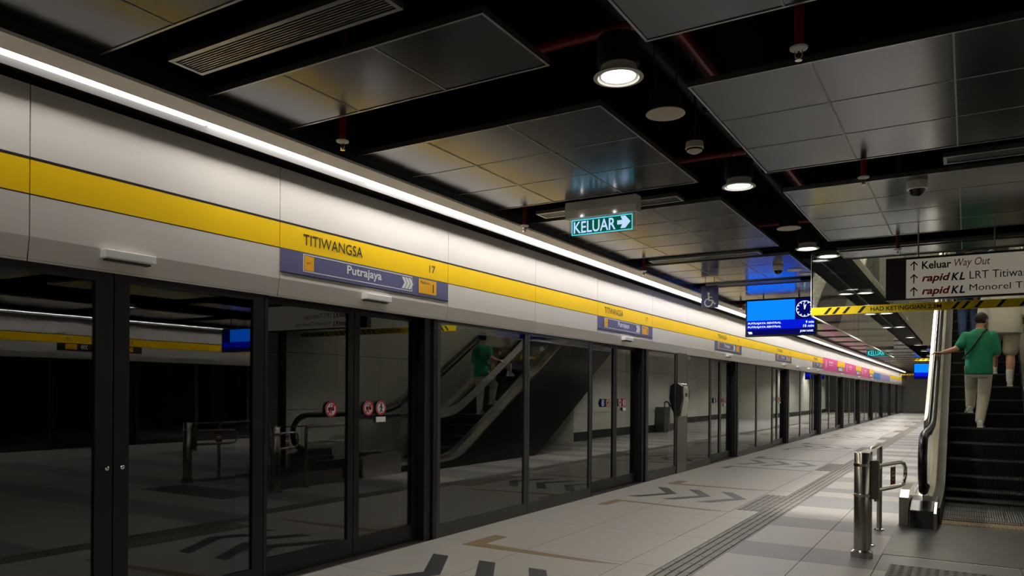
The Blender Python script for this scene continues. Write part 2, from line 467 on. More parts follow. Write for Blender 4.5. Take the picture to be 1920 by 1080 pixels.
def doors(side):
    mir = side == 'right'
    M = mirX if mir else (lambda mb: mb)
    nwin = 0
    for k in range(-1, 11 if not mir else 7):
        y0, y1 = 3.58+P*k, 5.36+P*k
        # sliding door, recessed, two leaves
        n = k+2+(20 if mir else 0)
        lead = thing('door_%d' % n, (0 if not mir else XR, (y0+y1)/2, 0), 'glass sliding platform doors, %s pair from the camera%s' % (ORD[k+1], ' on the opposite platform' if mir else ''), 'door', 'sliding platform doors')
        lead['kind'] = 'structure'; lead['mir'] = mir
        yc = (y0+y1)/2+.07
        pane_unit(lead, -.1, y0+.02, yc-.004, .012, 2.0, .062, 'frame', bottom=.14, nm='leaf')
        pane_unit(lead, -.1, yc+.004, y1, .012, 2.0, .062, 'frame', bottom=.14, nm='leaf')
        M(MB().box(-.16, .0, y0, y1+.02, -.011, .008)).build('door_sill', 'steel_dark', lead)
        M(MB().box(-.2, -.09, y0, y1+.02, 1.995, 2.02)).build('door_head', 'black', lead)
        if not mir and k in (0, 1, 2, 3):
            sx = -.0985
            sticker(lead, sx, yc-.255, 1.2, 'no_lean'); sticker(lead, sx, yc+.17, 1.2, 'no_lean_flip'); sticker(lead, sx, yc+.325, 1.2, 'gap'); sticker(lead, sx, yc+.325, 1.105, 'label')
            if k > 0: sticker(lead, sx, yc-.42, 1.2, 'blue')
        # posts: jamb returns on both sides of the opening
        post = thing('door_post', (0 if not mir else XR, y1+.1, 0), 'black door post right of the %s door pair%s' % (ORD[k+1], ' on the opposite platform' if mir else ''), 'post', 'black door posts')
        M(MB().box(-.3, -.02, y1+.004, y1+.105, 0, 2.01)).build('jamb', 'black', post)
        M(MB().box(-.3, 0, y1+.108, y1+.16, 0, 2.01)).build('cover_strip', 'frame', post)
        M(MB().box(-.3, 0.001, y0-.03, y0-.002, 0, 2.01)).build('jamb_edge', 'black', lead)
        # fixed screen between this door and the next
        a, b = y1+.165, y0+P-.035
        nwin += 1
        wn = thing('window_%d' % (nwin+(20 if mir else 0)), (0 if not mir else XR, (a+b)/2, 0), 'fixed glass screen after the %s door pair from the camera%s' % (ORD[k+1], ' on the opposite platform' if mir else ''), 'screen', 'fixed platform screens')
        wn['kind'] = 'structure'; wn['mir'] = mir
        mid = (a+b)/2
        fm = 'frame_grey'
        if k == -1 and not mir:
            mid = 2.48
            pane_unit(wn, 0, a, mid-.004, .0, 2.01, .1, 'frame', bottom=.13)
            pane_unit(wn, 0, mid+.004, b, .0, 2.01, .09, 'frame', bottom=.13)
            for dy in (-.045, .045): MB().lathe([(.012, 0), (.012, .02), (.007, .024)], (0, mid+dy, .9), 12, 'x').build('door_knob', 'chrome', wn)
        elif k == 1 and not mir:
            pane_unit(wn, 0, a, 12.12, .0, 2.01, .045, fm, bottom=.13); pane_unit(wn, 0, 12.64, b, .0, 2.01, .045, fm, bottom=.13)
        else:
            pane_unit(wn, 0, a, mid-.003, .0, 2.01, .045 if k else .05, fm, bottom=.12)
            pane_unit(wn, 0, mid+.003, b, .0, 2.01, .045, fm, bottom=.12)
doors('left'); doors('right')
# intercom pylon in the third screen
t = thing('help_point', (0, 12.38, 0), 'grey help point pylon with intercom hood set between the glass screens', 'help point')
MB().box(-.16, .01, 12.14, 12.62, 0, 2.01).build('pylon', 'steel_dark', t)
MB().prism([(.01, .93), (.05, .95), (.085, 1.2), (.085, 1.42), (.05, 1.5), (.01, 1.5)], 'y', 12.2, 12.5).build('hood', 'steel', t, bevel=.01)
MB().prism([(.01, .99), (.06, 1.08), (.1, 1.25), (.08, 1.46), (.01, 1.505)], 'y', 12.12, 12.198).build('side_cheek', 'black', t)
MB().prism([(.01, 1.0), (.05, 1.08), (.085, 1.3), (.07, 1.46), (.01, 1.49)], 'y', 12.502, 12.56).build('side_cheek', 'black', t)
MB().box(.06, .088, 12.3, 12.44, 1.42, 1.455).build('button_plate', 'sign_white', t)
MB().box(.08, .092, 12.34, 12.42, 1.28, 1.34).build('speaker_grille', 'cam_dark', t)

# tunnel behind the glass
struct(MB().box(-4.4, -4.2, -4, YEND, -1.5, 4).build('wall_tunnel', 'blackmatte'), 'dark tunnel wall behind the platform doors')
struct(MB().box(-4.4, -.35, -4, YEND, -1.7, -1.5).build('floor_tunnel', 'blackmatte'), 'dark track bed behind the platform doors')
struct(MB().box(XR+4.2, XR+4.4, -4, YEND, -1.5, 4).build('wall_tunnel_opposite', 'blackmatte'), 'dark tunnel wall behind the opposite doors')
struct(MB().box(XR+.35, XR+4.4, -4, YEND, -1.7, -1.5).build('floor_tunnel_opposite', 'blackmatte'), 'dark track bed behind the opposite doors')
struct(MB().box(-4.4, XR+4.4, -4.3, -4.1, -1.7, 4).build('wall_back', 'core'), 'grey wall behind the camera')
struct(MB().box(-4.4, XR+4.4, YEND, YEND+.2, -1.7, 4).build('wall_far', 'core'), 'grey wall closing the far end of the platform')

# ------------------------------------------------------------------ platform signs on the header
def platform_sign(k):
    b = 3.65+P*k
    t = thing('platform_sign', (HX, b+.99, 2.17), 'TITIWANGSA platform 1 sign with blue Putrajaya board, %s from the camera' % ORD[k], 'sign', 'platform signs over the doors')
    X = HX+.0015
    far = k > 3
    flat('board', 'sign_blue', t, (X, b, 0), RX, [rect(.004, 2.178, 1.98, ZB0-.004)], t=.004)
    flat('lower_edge', 'black', t, (X, b, 0), RX, [rect(.004, 2.170, 1.98, 2.178)], t=.005)
    z = .0045
    text('lettering', 'TITIWANGSA', 'ink', t, (X, b+.215, 2.395), RX, .62, .08, bold=.002, z=.002)
    text('lettering', '1', 'ink', t, (X, b+1.70, 2.40), RX, .011, .065, z=.002)
    text('lettering', '7', 'ink', t, (X, b+1.735, 2.40), RX, .05, .065, z=.002)
    e = .007
    flat('border', 'sign_white', t, (X, b, 0), RX, [rect(.21, 2.202, 1.455, 2.202+e), rect(.21, 2.330-e, 1.455, 2.330), rect(.21, 2.202, .21+e, 2.33), rect(1.455-e, 2.202, 1.455, 2.33)], z=z, t=.001)
    flat('line_badge', 'sign_amber', t, (X, b, 0), RX, [rect(.222, 2.213, .315, 2.319)], z=z, t=.001)
    text('lettering', 'P', 'ink', t, (X, b+.250, 2.257), RX, .015, .018, z=z+.002)
    text('lettering', 'Y', 'ink', t, (X, b+.270, 2.257), RX, .016, .018, z=z+.002)
    text('lettering', 'Putrajaya', 'sign_white', t, (X, b+.66, 2.226), RX, .40, .088, bold=.02, z=z+.001)
    ch = []
    for j in range(3):
        x0 = 1.315+j*.042
        ch += [[(x0, 2.218), (x0+.033, 2.218), (x0+.068, 2.266), (x0+.033, 2.314), (x0, 2.314), (x0+.035, 2.266)]]
    ch = [[q for q in p] for p in ch]
    mb = []
    for p in ch:
        mb += [[p[0], p[1], p[2], p[5]], [p[5], p[2], p[3], p[4]]]
    flat('arrow_chevron', 'sign_white', t, (X, b, 0), RX, mb, z=z, t=.001)
    flat('platform_badge', 'sign_amber', t, (X, b, 0), RX, [rect(1.545, 2.205, 1.80, 2.328)], z=z, t=.001)
    text('lettering', 'Platform', 'ink', t, (X, b+1.57, 2.288), RX, .13, .026, z=z+.002)
    text('lettering', '1', 'ink', t, (X, b+1.745, 2.222), RX, .014, .075, z=z+.002)
for k in range(5): platform_sign(k)
def platform_sign_opposite(k):
    b = 3.65+P*k
    X = XR-HX-.0015
    t = thing('platform_sign', (X, b+.99, 2.17), 'Kwasa Damansara sign over the opposite doors, %s from the camera, mirrored in the glass' % ORD[k], 'sign', 'platform signs over the opposite doors')
    flat('board', 'board_black', t, (X, b+1.98, 0), RXN, [rect(.004, 2.178, 1.98, ZB0-.004)], t=.004)
    text('lettering', 'TITIWANGSA', 'ink', t, (X, b+1.98-.215, 2.395), RXN, .62, .08, z=.002)
    text('lettering', '1', 'ink', t, (X, b+1.98-1.70, 2.40), RXN, .011, .065, z=.002)
    text('lettering', '7', 'ink', t, (X, b+1.98-1.735, 2.40), RXN, .05, .065, z=.002)
    text('lettering', 'Kwasa Damansara', 'sign_white', t, (X, b+1.98-.45, 2.235), RXN, .75, .08, bold=.01, z=.006)
    flat('line_badge', 'sign_amber', t, (X, b+1.98, 0), RXN, [rect(.222, 2.213, .315, 2.319), rect(1.545, 2.205, 1.80, 2.328)], z=.0045, t=.001)
    mb = []
    for j in range(3):
        x0 = 1.3+j*.05
        mb += [[(x0, 2.218), (x0+.033, 2.218), (x0+.068, 2.266), (x0+.035, 2.266)], [(x0+.035, 2.266), (x0+.068, 2.266), (x0+.033, 2.314), (x0, 2.314)]]
    flat('arrow_chevron', 'sign_white', t, (X, b+1.98, 0), RXN, mb, z=.0045, t=.001)
for k in range(5): platform_sign_opposite(k)
# small white door indicator boxes on the lip
bx = None
for i, yb in enumerate((2.385, 4.485, 9.72, 14.98, 20.3, 22.2, 23.85, 25.55, 30.8, 36.1, 41.3)):
    t = thing('door_indicator', (.03, yb+.15, 2.06), 'white door indicator box under the header, %s from the camera' % ORD[i], 'indicator', 'white door indicator boxes')
    MB().box(-.01, .085, yb, yb+.3, 2.07, 2.12).build('housing', 'box_white', t, bevel=.006)
    MB().box(-.02, .06, yb+.02, yb+.28, 2.06, 2.07).build('bracket', 'frame_grey', t)
# pink advertising film further along
for i, (a, b, m) in enumerate([(26.7, 31.8, 'pink'), (31.8, 37.0, 'pink'), (37.0, 42.3, 'pink'), (42.3, 45.5, 'poster_blue'), (45.6, 51.5, 'poster_violet')]):
    t = thing('poster_film', (HX, (a+b)/2, 2.2), '%s along the far header, %s film from the camera' % ({'pink': 'pink advertising film with pale print', 'poster_blue': 'blue advertising film', 'poster_violet': 'violet advertising film'}[m], ORD[i]), 'poster', 'advertising films on the header')
    X = HX+.0015
    flat('film', m, t, (X, a, 0), RX, [rect(0, ZF, b-a, 2.56)], t=.003)
    if m == 'pink':
        s = 1.0
        flat('bottle_print', 'pink_light', t, (X, a, 0), RX, [[(.45*s, 2.22), (.7*s, 2.22), (.7*s, 2.42), (.62*s, 2.5), (.53*s, 2.5), (.45*s, 2.42)]], z=.0032, t=.001)
        flat('print_lines', 'pink_light', t, (X, a, 0), RX, [rect(1.1*s, 2.4, 2.1*s, 2.47), rect(1.2*s, 2.32, 2*s, 2.36)], z=.0032, t=.001)
    else:
        flat('top_stripe', 'poster_cream', t, (X, a, 0), RX, [rect(0, 2.46, b-a, 2.56)], z=.0032, t=.001)
for i, yy in enumerate((29.8, 35.05, 40.3)):
    t = thing('platform_sign', (HX, yy+.95, 2.2), 'small distant yellow and grey platform sign between pink films, %s one' % ORD[i], 'sign', 'platform signs over the doors')
    flat('board', 'sign_blue', t, (HX+.0015, yy, 0), RX, [rect(.05, 2.17, 1.85, 2.34)], t=.006)
    flat('name_band', 'band', t, (HX+.0015, yy, 0), RX, [rect(.05, 2.345, 1.95, 2.54)], t=.006)
    flat('border', 'sign_white', t, (HX+.0015, yy, 0), RX, [rect(.3, 2.2, 1.2, 2.31)], z=.0062, t=.001)
    flat('line_badge', 'sign_amber', t, (HX+.0015, yy, 0), RX, [rect(1.4, 2.2, 1.75, 2.32)], z=.0062, t=.001)

# ------------------------------------------------------------------ ceiling
ZC = 3.0
ceiling = struct(MB().box(-.4, 2.80, -4, YEND, 3.9, 4.0).box(2.8, 5.7, -4, 10.1, 3.9, 4.0).box(2.8, 5.7, 29.1, YEND, 3.9, 4.0).box(5.7, XR+.4, -4, YEND, 3.9, 4.0).build('ceiling', 'void'), 'black open ceiling with suspended metal panels')
cp_cache = {}
def cpanel(x0, x1, y0, y1):
    key = (round(x1-x0, 3), round(y1-y0, 3))
    if key not in cp_cache:
        g = .002; a, b = x1-x0, y1-y0
        c = .002
        V = [(g, g, .012), (a-g, g, .012), (a-g, b-g, .012), (g, b-g, .012), (g+c, g+c, 0), (a-g-c, g+c, 0), (a-g-c, b-g-c, 0), (g+c, b-g-c, 0), (g, g, .025), (a-g, g, .025), (a-g, b-g, .025), (g, b-g, .025)]
        Fq = [(7, 6, 5, 4), (8, 9, 10, 11)]+[(4+i, 4+(i+1) % 4, (i+1) % 4, i) for i in range(4)]+[(i, (i+1) % 4, 8+(i+1) % 4, 8+i) for i in range(4)]
        cp_cache[key] = (MB().add(V, Fq).mesh('ceiling_panel', 'ceil_metal'))
    return link('ceiling_panel', cp_cache[key], ceiling, (x0, y0, ZC))
def cblock(x0, nx, y0, y1, ny, pitch=.61, detail=True):
    x1 = x0+nx*pitch; dy = (y1-y0)/ny
    if detail:
        for i in range(nx):
            for j in range(ny): cpanel(x0+i*pitch, x0+(i+1)*pitch, y0+j*dy, y0+(j+1)*dy)
        for i in range(1, nx): MB().box(x0+i*pitch-.0045, x0+i*pitch+.0045, y0, y1, ZC-.003, ZC+.002).build('seam_highlight', 'ceil_highlight', ceiling)  # pale bars imitate the bright highlight on the panel edges
        for j in range(1, ny): MB().box(x0, x1, y0+j*dy-.0035, y0+j*dy+.0035, ZC-.002, ZC+.002).build('seam_highlight', 'ceil_highlight', ceiling)
    else: cpanel(x0, x1, y0, y1)
    e = .012
    MB().box(x0-e, x1+e, y0-e, y0+.001, ZC-.004, ZC+.03).box(x0-e, x1+e, y1-.001, y1+e, ZC-.004, ZC+.03).box(x0-e, x0+.001, y0, y1, ZC-.004, ZC+.03).box(x1-.001, x1+e, y0, y1, ZC-.004, ZC+.03).build('panel_edge', 'ceil_edge', ceiling)
rows = [(-.9, 2.12, 4), (2.745, 3.34, 1), (3.975, 5.79, 3), (6.43, 8.74, 4), (9.36, 11.17, 3), (11.78, 13.6, 3)]
yy = 14.2
while yy < 58: rows.append((yy, yy+1.82, 3)); yy += 2.43
PX = (2.31-.42)/3
for (a, b, n) in rows:
    cblock(.42, 3, a, b, n, PX, a < 13)
    if a < 9: cblock(2.845, 9, a, b, n, .613, True) if a < 7 else cblock(2.845, 9, a, b, n, .613, True)
    elif a < 9.4: cblock(2.845, 4, 9.36, 9.95, 1, .613, True); cblock(8.3, 1, a, b, n, .6, False)
    elif a > 29.2: cblock(2.845, 1, a, b, n, .9, False); cblock(4.25, 2, a, b, n, .6, False)
    cblock(XR-.42-3*PX, 3, a, b, n, PX, False)
# edge beam of the escalator void
struct(MB().box(2.33, 2.82, 9.99, 29.2, 3.04, 3.12).box(2.80, 5.7, 9.97, 10.1, 3.0, 3.12).build('trim_1', 'blackmatte'), 'black edge beam round the escalator opening')
# dark ducts, trays and red sprinkler mains above the panels
for i, (x, z, r) in enumerate(((2.42, 3.8, .06), (2.36, 3.6, .05))):
    t = tag(MB().tube([(x, -3, z), (x, 60, z)], r, 12).build('duct_pipe', 'duct'), 'black %s pipe running above the ceiling channel' % ('thin' if i == 0 else 'thick'), 'pipe')
t = thing('sprinkler_main', (2.86, 0, 3.3), 'red sprinkler main beside the right ceiling panels', 'pipe')
MB().tube([(2.80, -3, 3.30), (2.80, 9.45, 3.30)], .035, 12).build('pipe', 'redpipe', t)
for yv in (3.7, 5.2, 6.2, 7.4, 8.6):
    MB().tube([(2.80, yv, 3.30), (2.80, yv+.09, 3.30)], .043, 12).build('coupling', 'redpipe', t)
for i, yv in enumerate((3.86, 6.34, 9.24)):
    t = tag(MB().tube([(.55, yv, 3.36), (5.6, yv, 3.36)], .03, 10).build('sprinkler_branch', 'redpipe'), 'red sprinkler branch pipe in the %s dark ceiling gap' % ORD[i], 'pipe', 'red sprinkler branch pipes')
for i, (x, yv) in enumerate(((3.05, 3.65), (2.72, 3.1), (2.72, 5.4), (2.72, 7.2))):
    tr = thing('cable_tray', (x, yv, 3.4), 'perforated grey cable tray bracket in the dark ceiling channel, %s from the camera' % ORD[i], 'bracket', 'cable tray brackets')
    mb = MB()
    for j in range(7): mb.box(x-.22+j*.065, x-.17+j*.065, yv-.02, yv+.02, 3.4, 3.406)
    mb.box(x-.24, x+.24, yv-.03, yv-.02, 3.39, 3.42).box(x-.24, x+.24, yv+.02, yv+.03, 3.39, 3.42)
    mb.build('rail', 'frame_grey', tr)
    MB().tube([(x-.2, yv, 3.4), (x-.2, yv, 3.9)], .005, 6).tube([(x+.2, yv, 3.4), (x+.2, yv, 3.9)], .005, 6).build('hanger_rod', 'frame_grey', tr)
# air grilles
def grille(x0, x1, yc, label):
    t = thing('air_grille', ((x0+x1)/2, yc, ZC), label, 'grille', 'long air grilles between ceiling panels')
    h = .1; e = .022
    MB().box(x0, x1, yc-h, yc-h+e, 2.99, 3.02).box(x0, x1, yc+h-e, yc+h, 2.99, 3.02).box(x0, x0+e, yc-h+e, yc+h-e, 2.99, 3.02).box(x1-e, x1, yc-h+e, yc+h-e, 2.99, 3.02).build('frame', 'ceil_edge', t)
    MB().box(x0+e, x1-e, yc-h+e, yc+h-e, 3.05, 3.06).build('backing', 'void', t)
    for q in (x0+.2, x1-.2): MB().cyl((q, yc, 3.06), .004, .84, seg=6).build('hanger_wire', 'frame_grey', t)
    n = 9
    for j in range(n):
        yb = yc-h+e+(j+.5)*(2*h-2*e)/n
        MB().box(x0+e, x1-e, yb-.003, yb+.003, 2.995, 3.02).build('slat', 'ceil_edge', t)
for i, yc in enumerate((2.43, 6.18, 9.05, 11.47)):
    grille(.7, 2.05, yc, 'long metal air grille in the ceiling gap, %s on the door side' % ORD[i])
grille(3.98, 5.4, 6.1, 'long dark air grille above the escalator side of the platform')
# sprinklers
def sprinkler(loc, label):
    x, yv, z = loc
    t = thing('sprinkler', (x, yv, ZC), label, 'sprinkler', 'ceiling sprinklers')
    MB().tube([(x, yv, 3.91), (x, yv, 2.9)], .02, 10).build('drop_pipe', 'redpipe', t)
    MB().lathe([(.04, .012), (.038, .004), (.018, 0)], (x, yv, 2.888), 18).build('escutcheon', 'white', t)
    MB().tube([(x-.014, yv, 2.888), (x-.016, yv, 2.862), (x-.003, yv, 2.845)], .003, 6).tube([(x+.014, yv, 2.888), (x+.016, yv, 2.862), (x+.003, yv, 2.845)], .003, 6).build('yoke', 'chrome', t)
    MB().lathe([(.005, .03), (.005, 0)], (x, yv, 2.852), 8).build('bulb', 'redpipe', t)
    MB().lathe([(.016, .003), (.016, 0)], (x, yv, 2.842), 12).build('deflector', 'chrome', t)
for i, (x, yv) in enumerate(((.8, 3.46), (.585, 6.08), (.585, 9.1), (.585, 13.9))):
    sprinkler((x, yv, 0), 'sprinkler head on a red drop pipe, %s along the door side' % ORD[i])
for i, (x, yv) in enumerate(((3.48, 3.55), (3.49, 5.9), (3.49, 9.0))):
    sprinkler((x, yv, 0), 'sprinkler head on a red drop pipe, %s along the escalator side' % ORD[i])
# downlights and speakers in the channel
def downlight(x, yv, label, lit=True):
    t = thing('downlight', (x, yv, ZC), label, 'downlight', 'round downlights in the ceiling channel')
    MB().lathe([(.125, .0), (.13, -.008), (.108, -.012), (.1, .0), (.092, .05)], (x, yv, ZC-.01), 32).build('trim_ring', 'white', t)
    MB().cyl((x, yv, ZC+.045), .11, .14, seg=24).build('housing', 'duct', t)
    MB().cyl((x, yv, ZC-.012), .088, .004, seg=32).build('lens', 'lamp_down', t)
    MB().cyl((x-.06, yv, ZC+.18), .004, .72, seg=6).cyl((x+.06, yv, ZC+.18), .004, .72, seg=6).build('hanger_wire', 'frame_grey', t)
    ld = bpy.data.lights.new('lamp', 'SPOT'); ld.energy = DOWN_POWER*(1 if yv < 9.3 else 5.2); ld.spot_size = 2.3; ld.spot_blend = .6; ld.color = (1, .96, .9); ld.shadow_soft_size = .08
    lo = bpy.data.objects.new('lamp', ld); COL.objects.link(lo); lo.location = (0, 0, -.03); lo.parent = t
    return t
for i, yv in enumerate((3.63, 6.03, 9.0)):
    downlight(2.575, yv, 'lit round downlight in the dark ceiling channel, %s from the camera' % ORD[i])
i = 0
for yv in (-1.2, 1.2):
    downlight(2.575, yv, 'lit round downlight above the camera, %s one' % ORD[i]); i += 1
i = 0
for yv in (-1.2, 1.2, 3.63, 6.03, 9.0, 13.4, 17, 20.6, 24.5, 30, 37):
    downlight(XR-2.575, yv, 'lit round downlight over the opposite platform, %s from the camera' % ORD[i]); i += 1
i = 3
for yv in (9.62, 13.4, 17, 20.6, 24.5, 28.4, 32.5, 37, 41.5, 46, 51, 56): 
    downlight(2.705, yv, 'lit round downlight in the dark ceiling channel, %s from the camera' % ORD[i]); i += 1
for i, yv in enumerate((30.6, 33.0, 36.0, 39.0, 44.0, 50.0)):  # middle row added to throw more light on the far walls
    downlight(4.0, yv, 'added round downlight brightening the far core walls, %s from the camera' % ORD[i])
def speaker(x, yv, label):
    t = thing('ceiling_speaker', (x, yv, ZC), label, 'speaker', 'round ceiling speakers')
    MB().lathe([(.11, .012), (.115, .004), (.095, 0)], (x, yv, ZC-.012), 32).build('ring', 'offwhite', t)
    MB().cyl((x, yv, ZC-.013), .09, .003, seg=28).build('grille', 'offwhite', t)
    MB().cyl((x, yv, ZC+.002), .09, .12, seg=24).build('can', 'duct', t)
    MB().tube([(x-.06, yv, 3.1), (x-.1, yv, 3.9)], .004, 6).tube([(x+.06, yv, 3.1), (x+.1, yv, 3.9)], .004, 6).build('hanger_wire', 'frame_grey', t)
speaker(2.6, 4.27, 'round cream ceiling speaker behind the nearest downlight')
speaker(2.6, 7.85, 'round cream ceiling speaker before the third downlight')
t = thing('smoke_detector', (2.585, 4.87, ZC), 'cream smoke detector hanging in the dark ceiling channel', 'detector')
MB().lathe([(.056, .07), (.06, .03), (.052, .024), (.05, .012), (.03, .0), (.02, -.004)], (2.585, 4.87, 2.93), 24).build('body', 'offwhite', t)
MB().lathe([(.053, .012), (.053, 0)], (2.585, 4.87, 2.945), 24).build('vent_ring', 'cam_dark', t)
MB().tube([(2.585, 4.87, 3.0), (2.585, 4.87, 3.9)], .008, 8).build('conduit', 'duct', t)
def dome(x, yv, label, s=1):
    t = thing('dome_camera', (x, yv, ZC), label, 'camera', 'ceiling dome cameras')
    MB().lathe([(.072*s, 0), (.075*s, -.02*s), (.073*s, -.06*s), (.064*s, -.066*s)], (x, yv, ZC), 28).build('housing', 'white', t)
    MB().lathe([(.066*s, -.06*s), (.056*s, -.07*s), (.05*s, -.09*s), (.03*s, -.112*s), (.005, -.118*s)], (x, yv, ZC), 28).build('dome', 'cam_dark', t)
    MB().lathe([(.05*s, -.072*s), (.053*s, -.08*s), (.05*s, -.088*s)], (x, yv, ZC), 24).build('ring', 'chrome', t)
dome(3.79, 6.62, 'white dome camera under the right ceiling panels near the sprinkler')
dome(2.02, 10.15, 'small white dome camera above the blue departure screen', .9)
for i, (x, yv) in enumerate(((2.15, 10.55), (2.22, 10.95))):
    t = thing('ceiling_disc', (x, yv, ZC), '%s flat round white disc on the blue-lit ceiling panel' % ('larger' if i == 0 else 'smaller'), 'ceiling disc')
    MB().lathe([(.1-.015*i, 0), (.1-.015*i, -.008), (.08, -.012)], (x, yv, ZC), 28).build('disc', 'white', t)

# ------------------------------------------------------------------ hanging signs
t = thing('exit_sign', (1.42, 6.0, 2.72), 'lit green KELUAR exit sign with arrow hanging from the near ceiling gap', 'sign', 'green exit signs')
MB().prism([(5.95, 2.875), (6.05, 2.875), (6.06, 2.94), (6.05, 3.02), (5.95, 3.02), (5.94, 2.94)], 'x', 1.075, 1.745).build('housing', 'white', t, bevel=.004)
for dx in (1.2, 1.62): MB().cyl((dx, 6.0, 3.02), .006, .6, seg=8).build('hanger_rod', 'frame_grey', t)
for dx in (1.24, 1.55): MB().lathe([(.007, 0), (.004, -.006)], (dx, 5.94, 2.886), 10, 'y').build('status_lamp', 'lamp_down', t)
MB().box(1.095, 1.725, 5.996, 6.004, 2.722, 2.872).build('acrylic_blade', 'exit_acrylic', t)
flat('green_panel', 'exit_green', t, (0, 5.995, 0), RYN, [rect(1.125, 2.735, 1.69, 2.865)], t=.001)
flat('border', 'exit_cyan', t, (0, 5.9935, 0), RYN, [rect(1.12, 2.732, 1.695, 2.740), rect(1.12, 2.86, 1.695, 2.868), rect(1.12, 2.732, 1.128, 2.868), rect(1.687, 2.732, 1.695, 2.868)], t=.001)
text('lettering', 'KELUAR', 'exit_text', t, (1.14, 5.993, 2.748), RYN, .40, .104, bold=.014, z=.001)
flat('arrow', 'exit_text', t, (0, 5.993, 0), RYN, [rect(1.555, 2.786, 1.615, 2.822), [(1.585, 2.752), (1.63, 2.752), (1.676, 2.804), (1.61, 2.804)], [(1.585, 2.856), (1.63, 2.856), (1.676, 2.804), (1.61, 2.804)]], t=.001)
t = thing('exit_sign', (1.85, 25, 2.5), 'small distant blue-green KELUAR exit sign under the far ceiling', 'sign', 'green exit signs')
MB().box(1.5, 2.15, 24.98, 25.02, 2.68, 2.77).build('housing', 'white', t)
flat('panel', 'exit_green', t, (0, 24.99, 0), RYN, [rect(1.52, 2.48, 2.13, 2.67)], t=.004)
text('lettering', 'KELUAR', 'exit_cyan', t, (1.55, 24.985, 2.50), RYN, .45, .15, bold=.01, z=.002)
for dx in (1.65, 2.0): MB().cyl((dx, 25, 2.77), .006, .5, seg=6).build('hanger_rod', 'frame_grey', t)
# accessibility sign
t = thing('accessibility_sign', (.875, 11.0, 2.6), 'dark blue hanging wheelchair sign beside the departure screen', 'sign')
MB().box(.75, 1.004, 10.99, 11.01, 2.602, 2.93).build('panel', 'sign_navy', t, bevel=.003)
MB().cyl((.81, 11, 2.93), .004, .2, seg=6).cyl((.94, 11, 2.93), .004, .2, seg=6).build('hanger_rod', 'frame_grey', t)
flat('symbol', 'sign_white', t, (.86, 10.989, 2.715), RYN, [disc(.0, .095, .019, 14), bar(0, .075, .006, -.005, .022), bar(.004, .04, .055, .04, .014), bar(0, -.005, .062, -.008, .018), bar(.06, -.008, .09, -.065, .018), bar(.085, -.06, .11, -.052, .014)]
     + [p for i, p in enumerate(ringp(.0, -.038, .048, .064, 20)) if not (1 <= i <= 4)], t=.002)
# departure screens
def pids(x0, x1, yv, z0, z1, label, full=True):
    t = thing('departure_screen', ((x0+x1)/2, yv, z0), label, 'screen', 'blue departure screens')
    MB().box(x0, x1, yv, yv+.1, z0, z1).build('casing', 'black', t, bevel=.006)
    for dx in (.25, .75): MB().box(x0+(x1-x0)*dx-.01, x0+(x1-x0)*dx+.01, yv+.05, yv+.07, z1, 3.0).build('hanger', 'black', t)
    wd, hg = x1-x0, z1-z0; m = .03
    a, b, cc, d = m, wd-.035, .03, hg-.03
    O = (x0, yv-.001, z0)
    H = d-cc
    ysp = cc+H*.42
    xsp = a+(b-a)*.72
    flat('display_upper', 'screen_sky', t, O, RYN, [rect(a, ysp, xsp, d)], t=.002)
    flat('display_clock', 'screen_navy', t, O, RYN, [rect(xsp+.002, ysp, b, d)], t=.002)
    flat('display_lower', 'screen_deep', t, O, RYN, [rect(a, cc+H*.16, b, ysp-.002)], t=.002)
    flat('display_footer', 'screen_navy', t, O, RYN, [rect(a, cc, b, cc+H*.155)], t=.002)
    if not full: return t
    for j, (zz, mn) in enumerate(((cc+H*.295, '9 min'), (cc+H*.185, '15 min'))):
        text('lettering', 'PUTRAJAYA SENTRAL', 'screen_text', t, (x0+a+.015, yv-.003, z0+zz), RYN, .55, .042, bold=.03, z=.001)
        wdt = .13 if j == 0 else .17
        text('lettering', mn, 'screen_text', t, (x0+b-.005-wdt, yv-.003, z0+zz), RYN, wdt, .042, bold=.03, z=.001)
    text('lettering', 'JOM NAIK', 'screen_text', t, (x0+b-.225, yv-.003, z0+cc+.02), RYN, .215, .042, bold=.03, z=.001)
    flat('logo_print', 'screen_text', t, O, RYN, [rect(a+.03, cc+.015, a+.09, cc+.04), rect(a+.015, cc+.042, a+.08, cc+.055)], z=.002, t=.001)
    cx_, cz_ = (xsp+b)/2, (ysp+d)/2
    r = min((b-xsp), (d-ysp))*.44
    pol = ringp(cx_, cz_, r*.92, r, 40)
    for q in range(12):
        an = q*PI/6
        pol.append(bar(cx_+r*.74*math.sin(an), cz_+r*.74*math.cos(an), cx_+r*.95*math.sin(an), cz_+r*.95*math.cos(an), .018))
    pol += [bar(cx_, cz_-.01, cx_-.012, cz_+r*.68, .014), bar(cx_, cz_, cx_+.02, cz_+r*.52, .016)]
    flat('clock_face', 'screen_text', t, O, RYN, pol, z=.002, t=.001)
    return t
pids(.845, 2.0, 13.2, 2.315, 2.955, 'large blue departure screen with clock left of the hanging glass screen')
pids(1.95, 2.85, 40, 2.05, 2.8, 'small far blue departure screen beside the escalator handrail', False)
pids(9.7, 10.7, 11.5, 2.2, 2.75, 'blue departure screen on the opposite platform, mirrored in the glass', False)
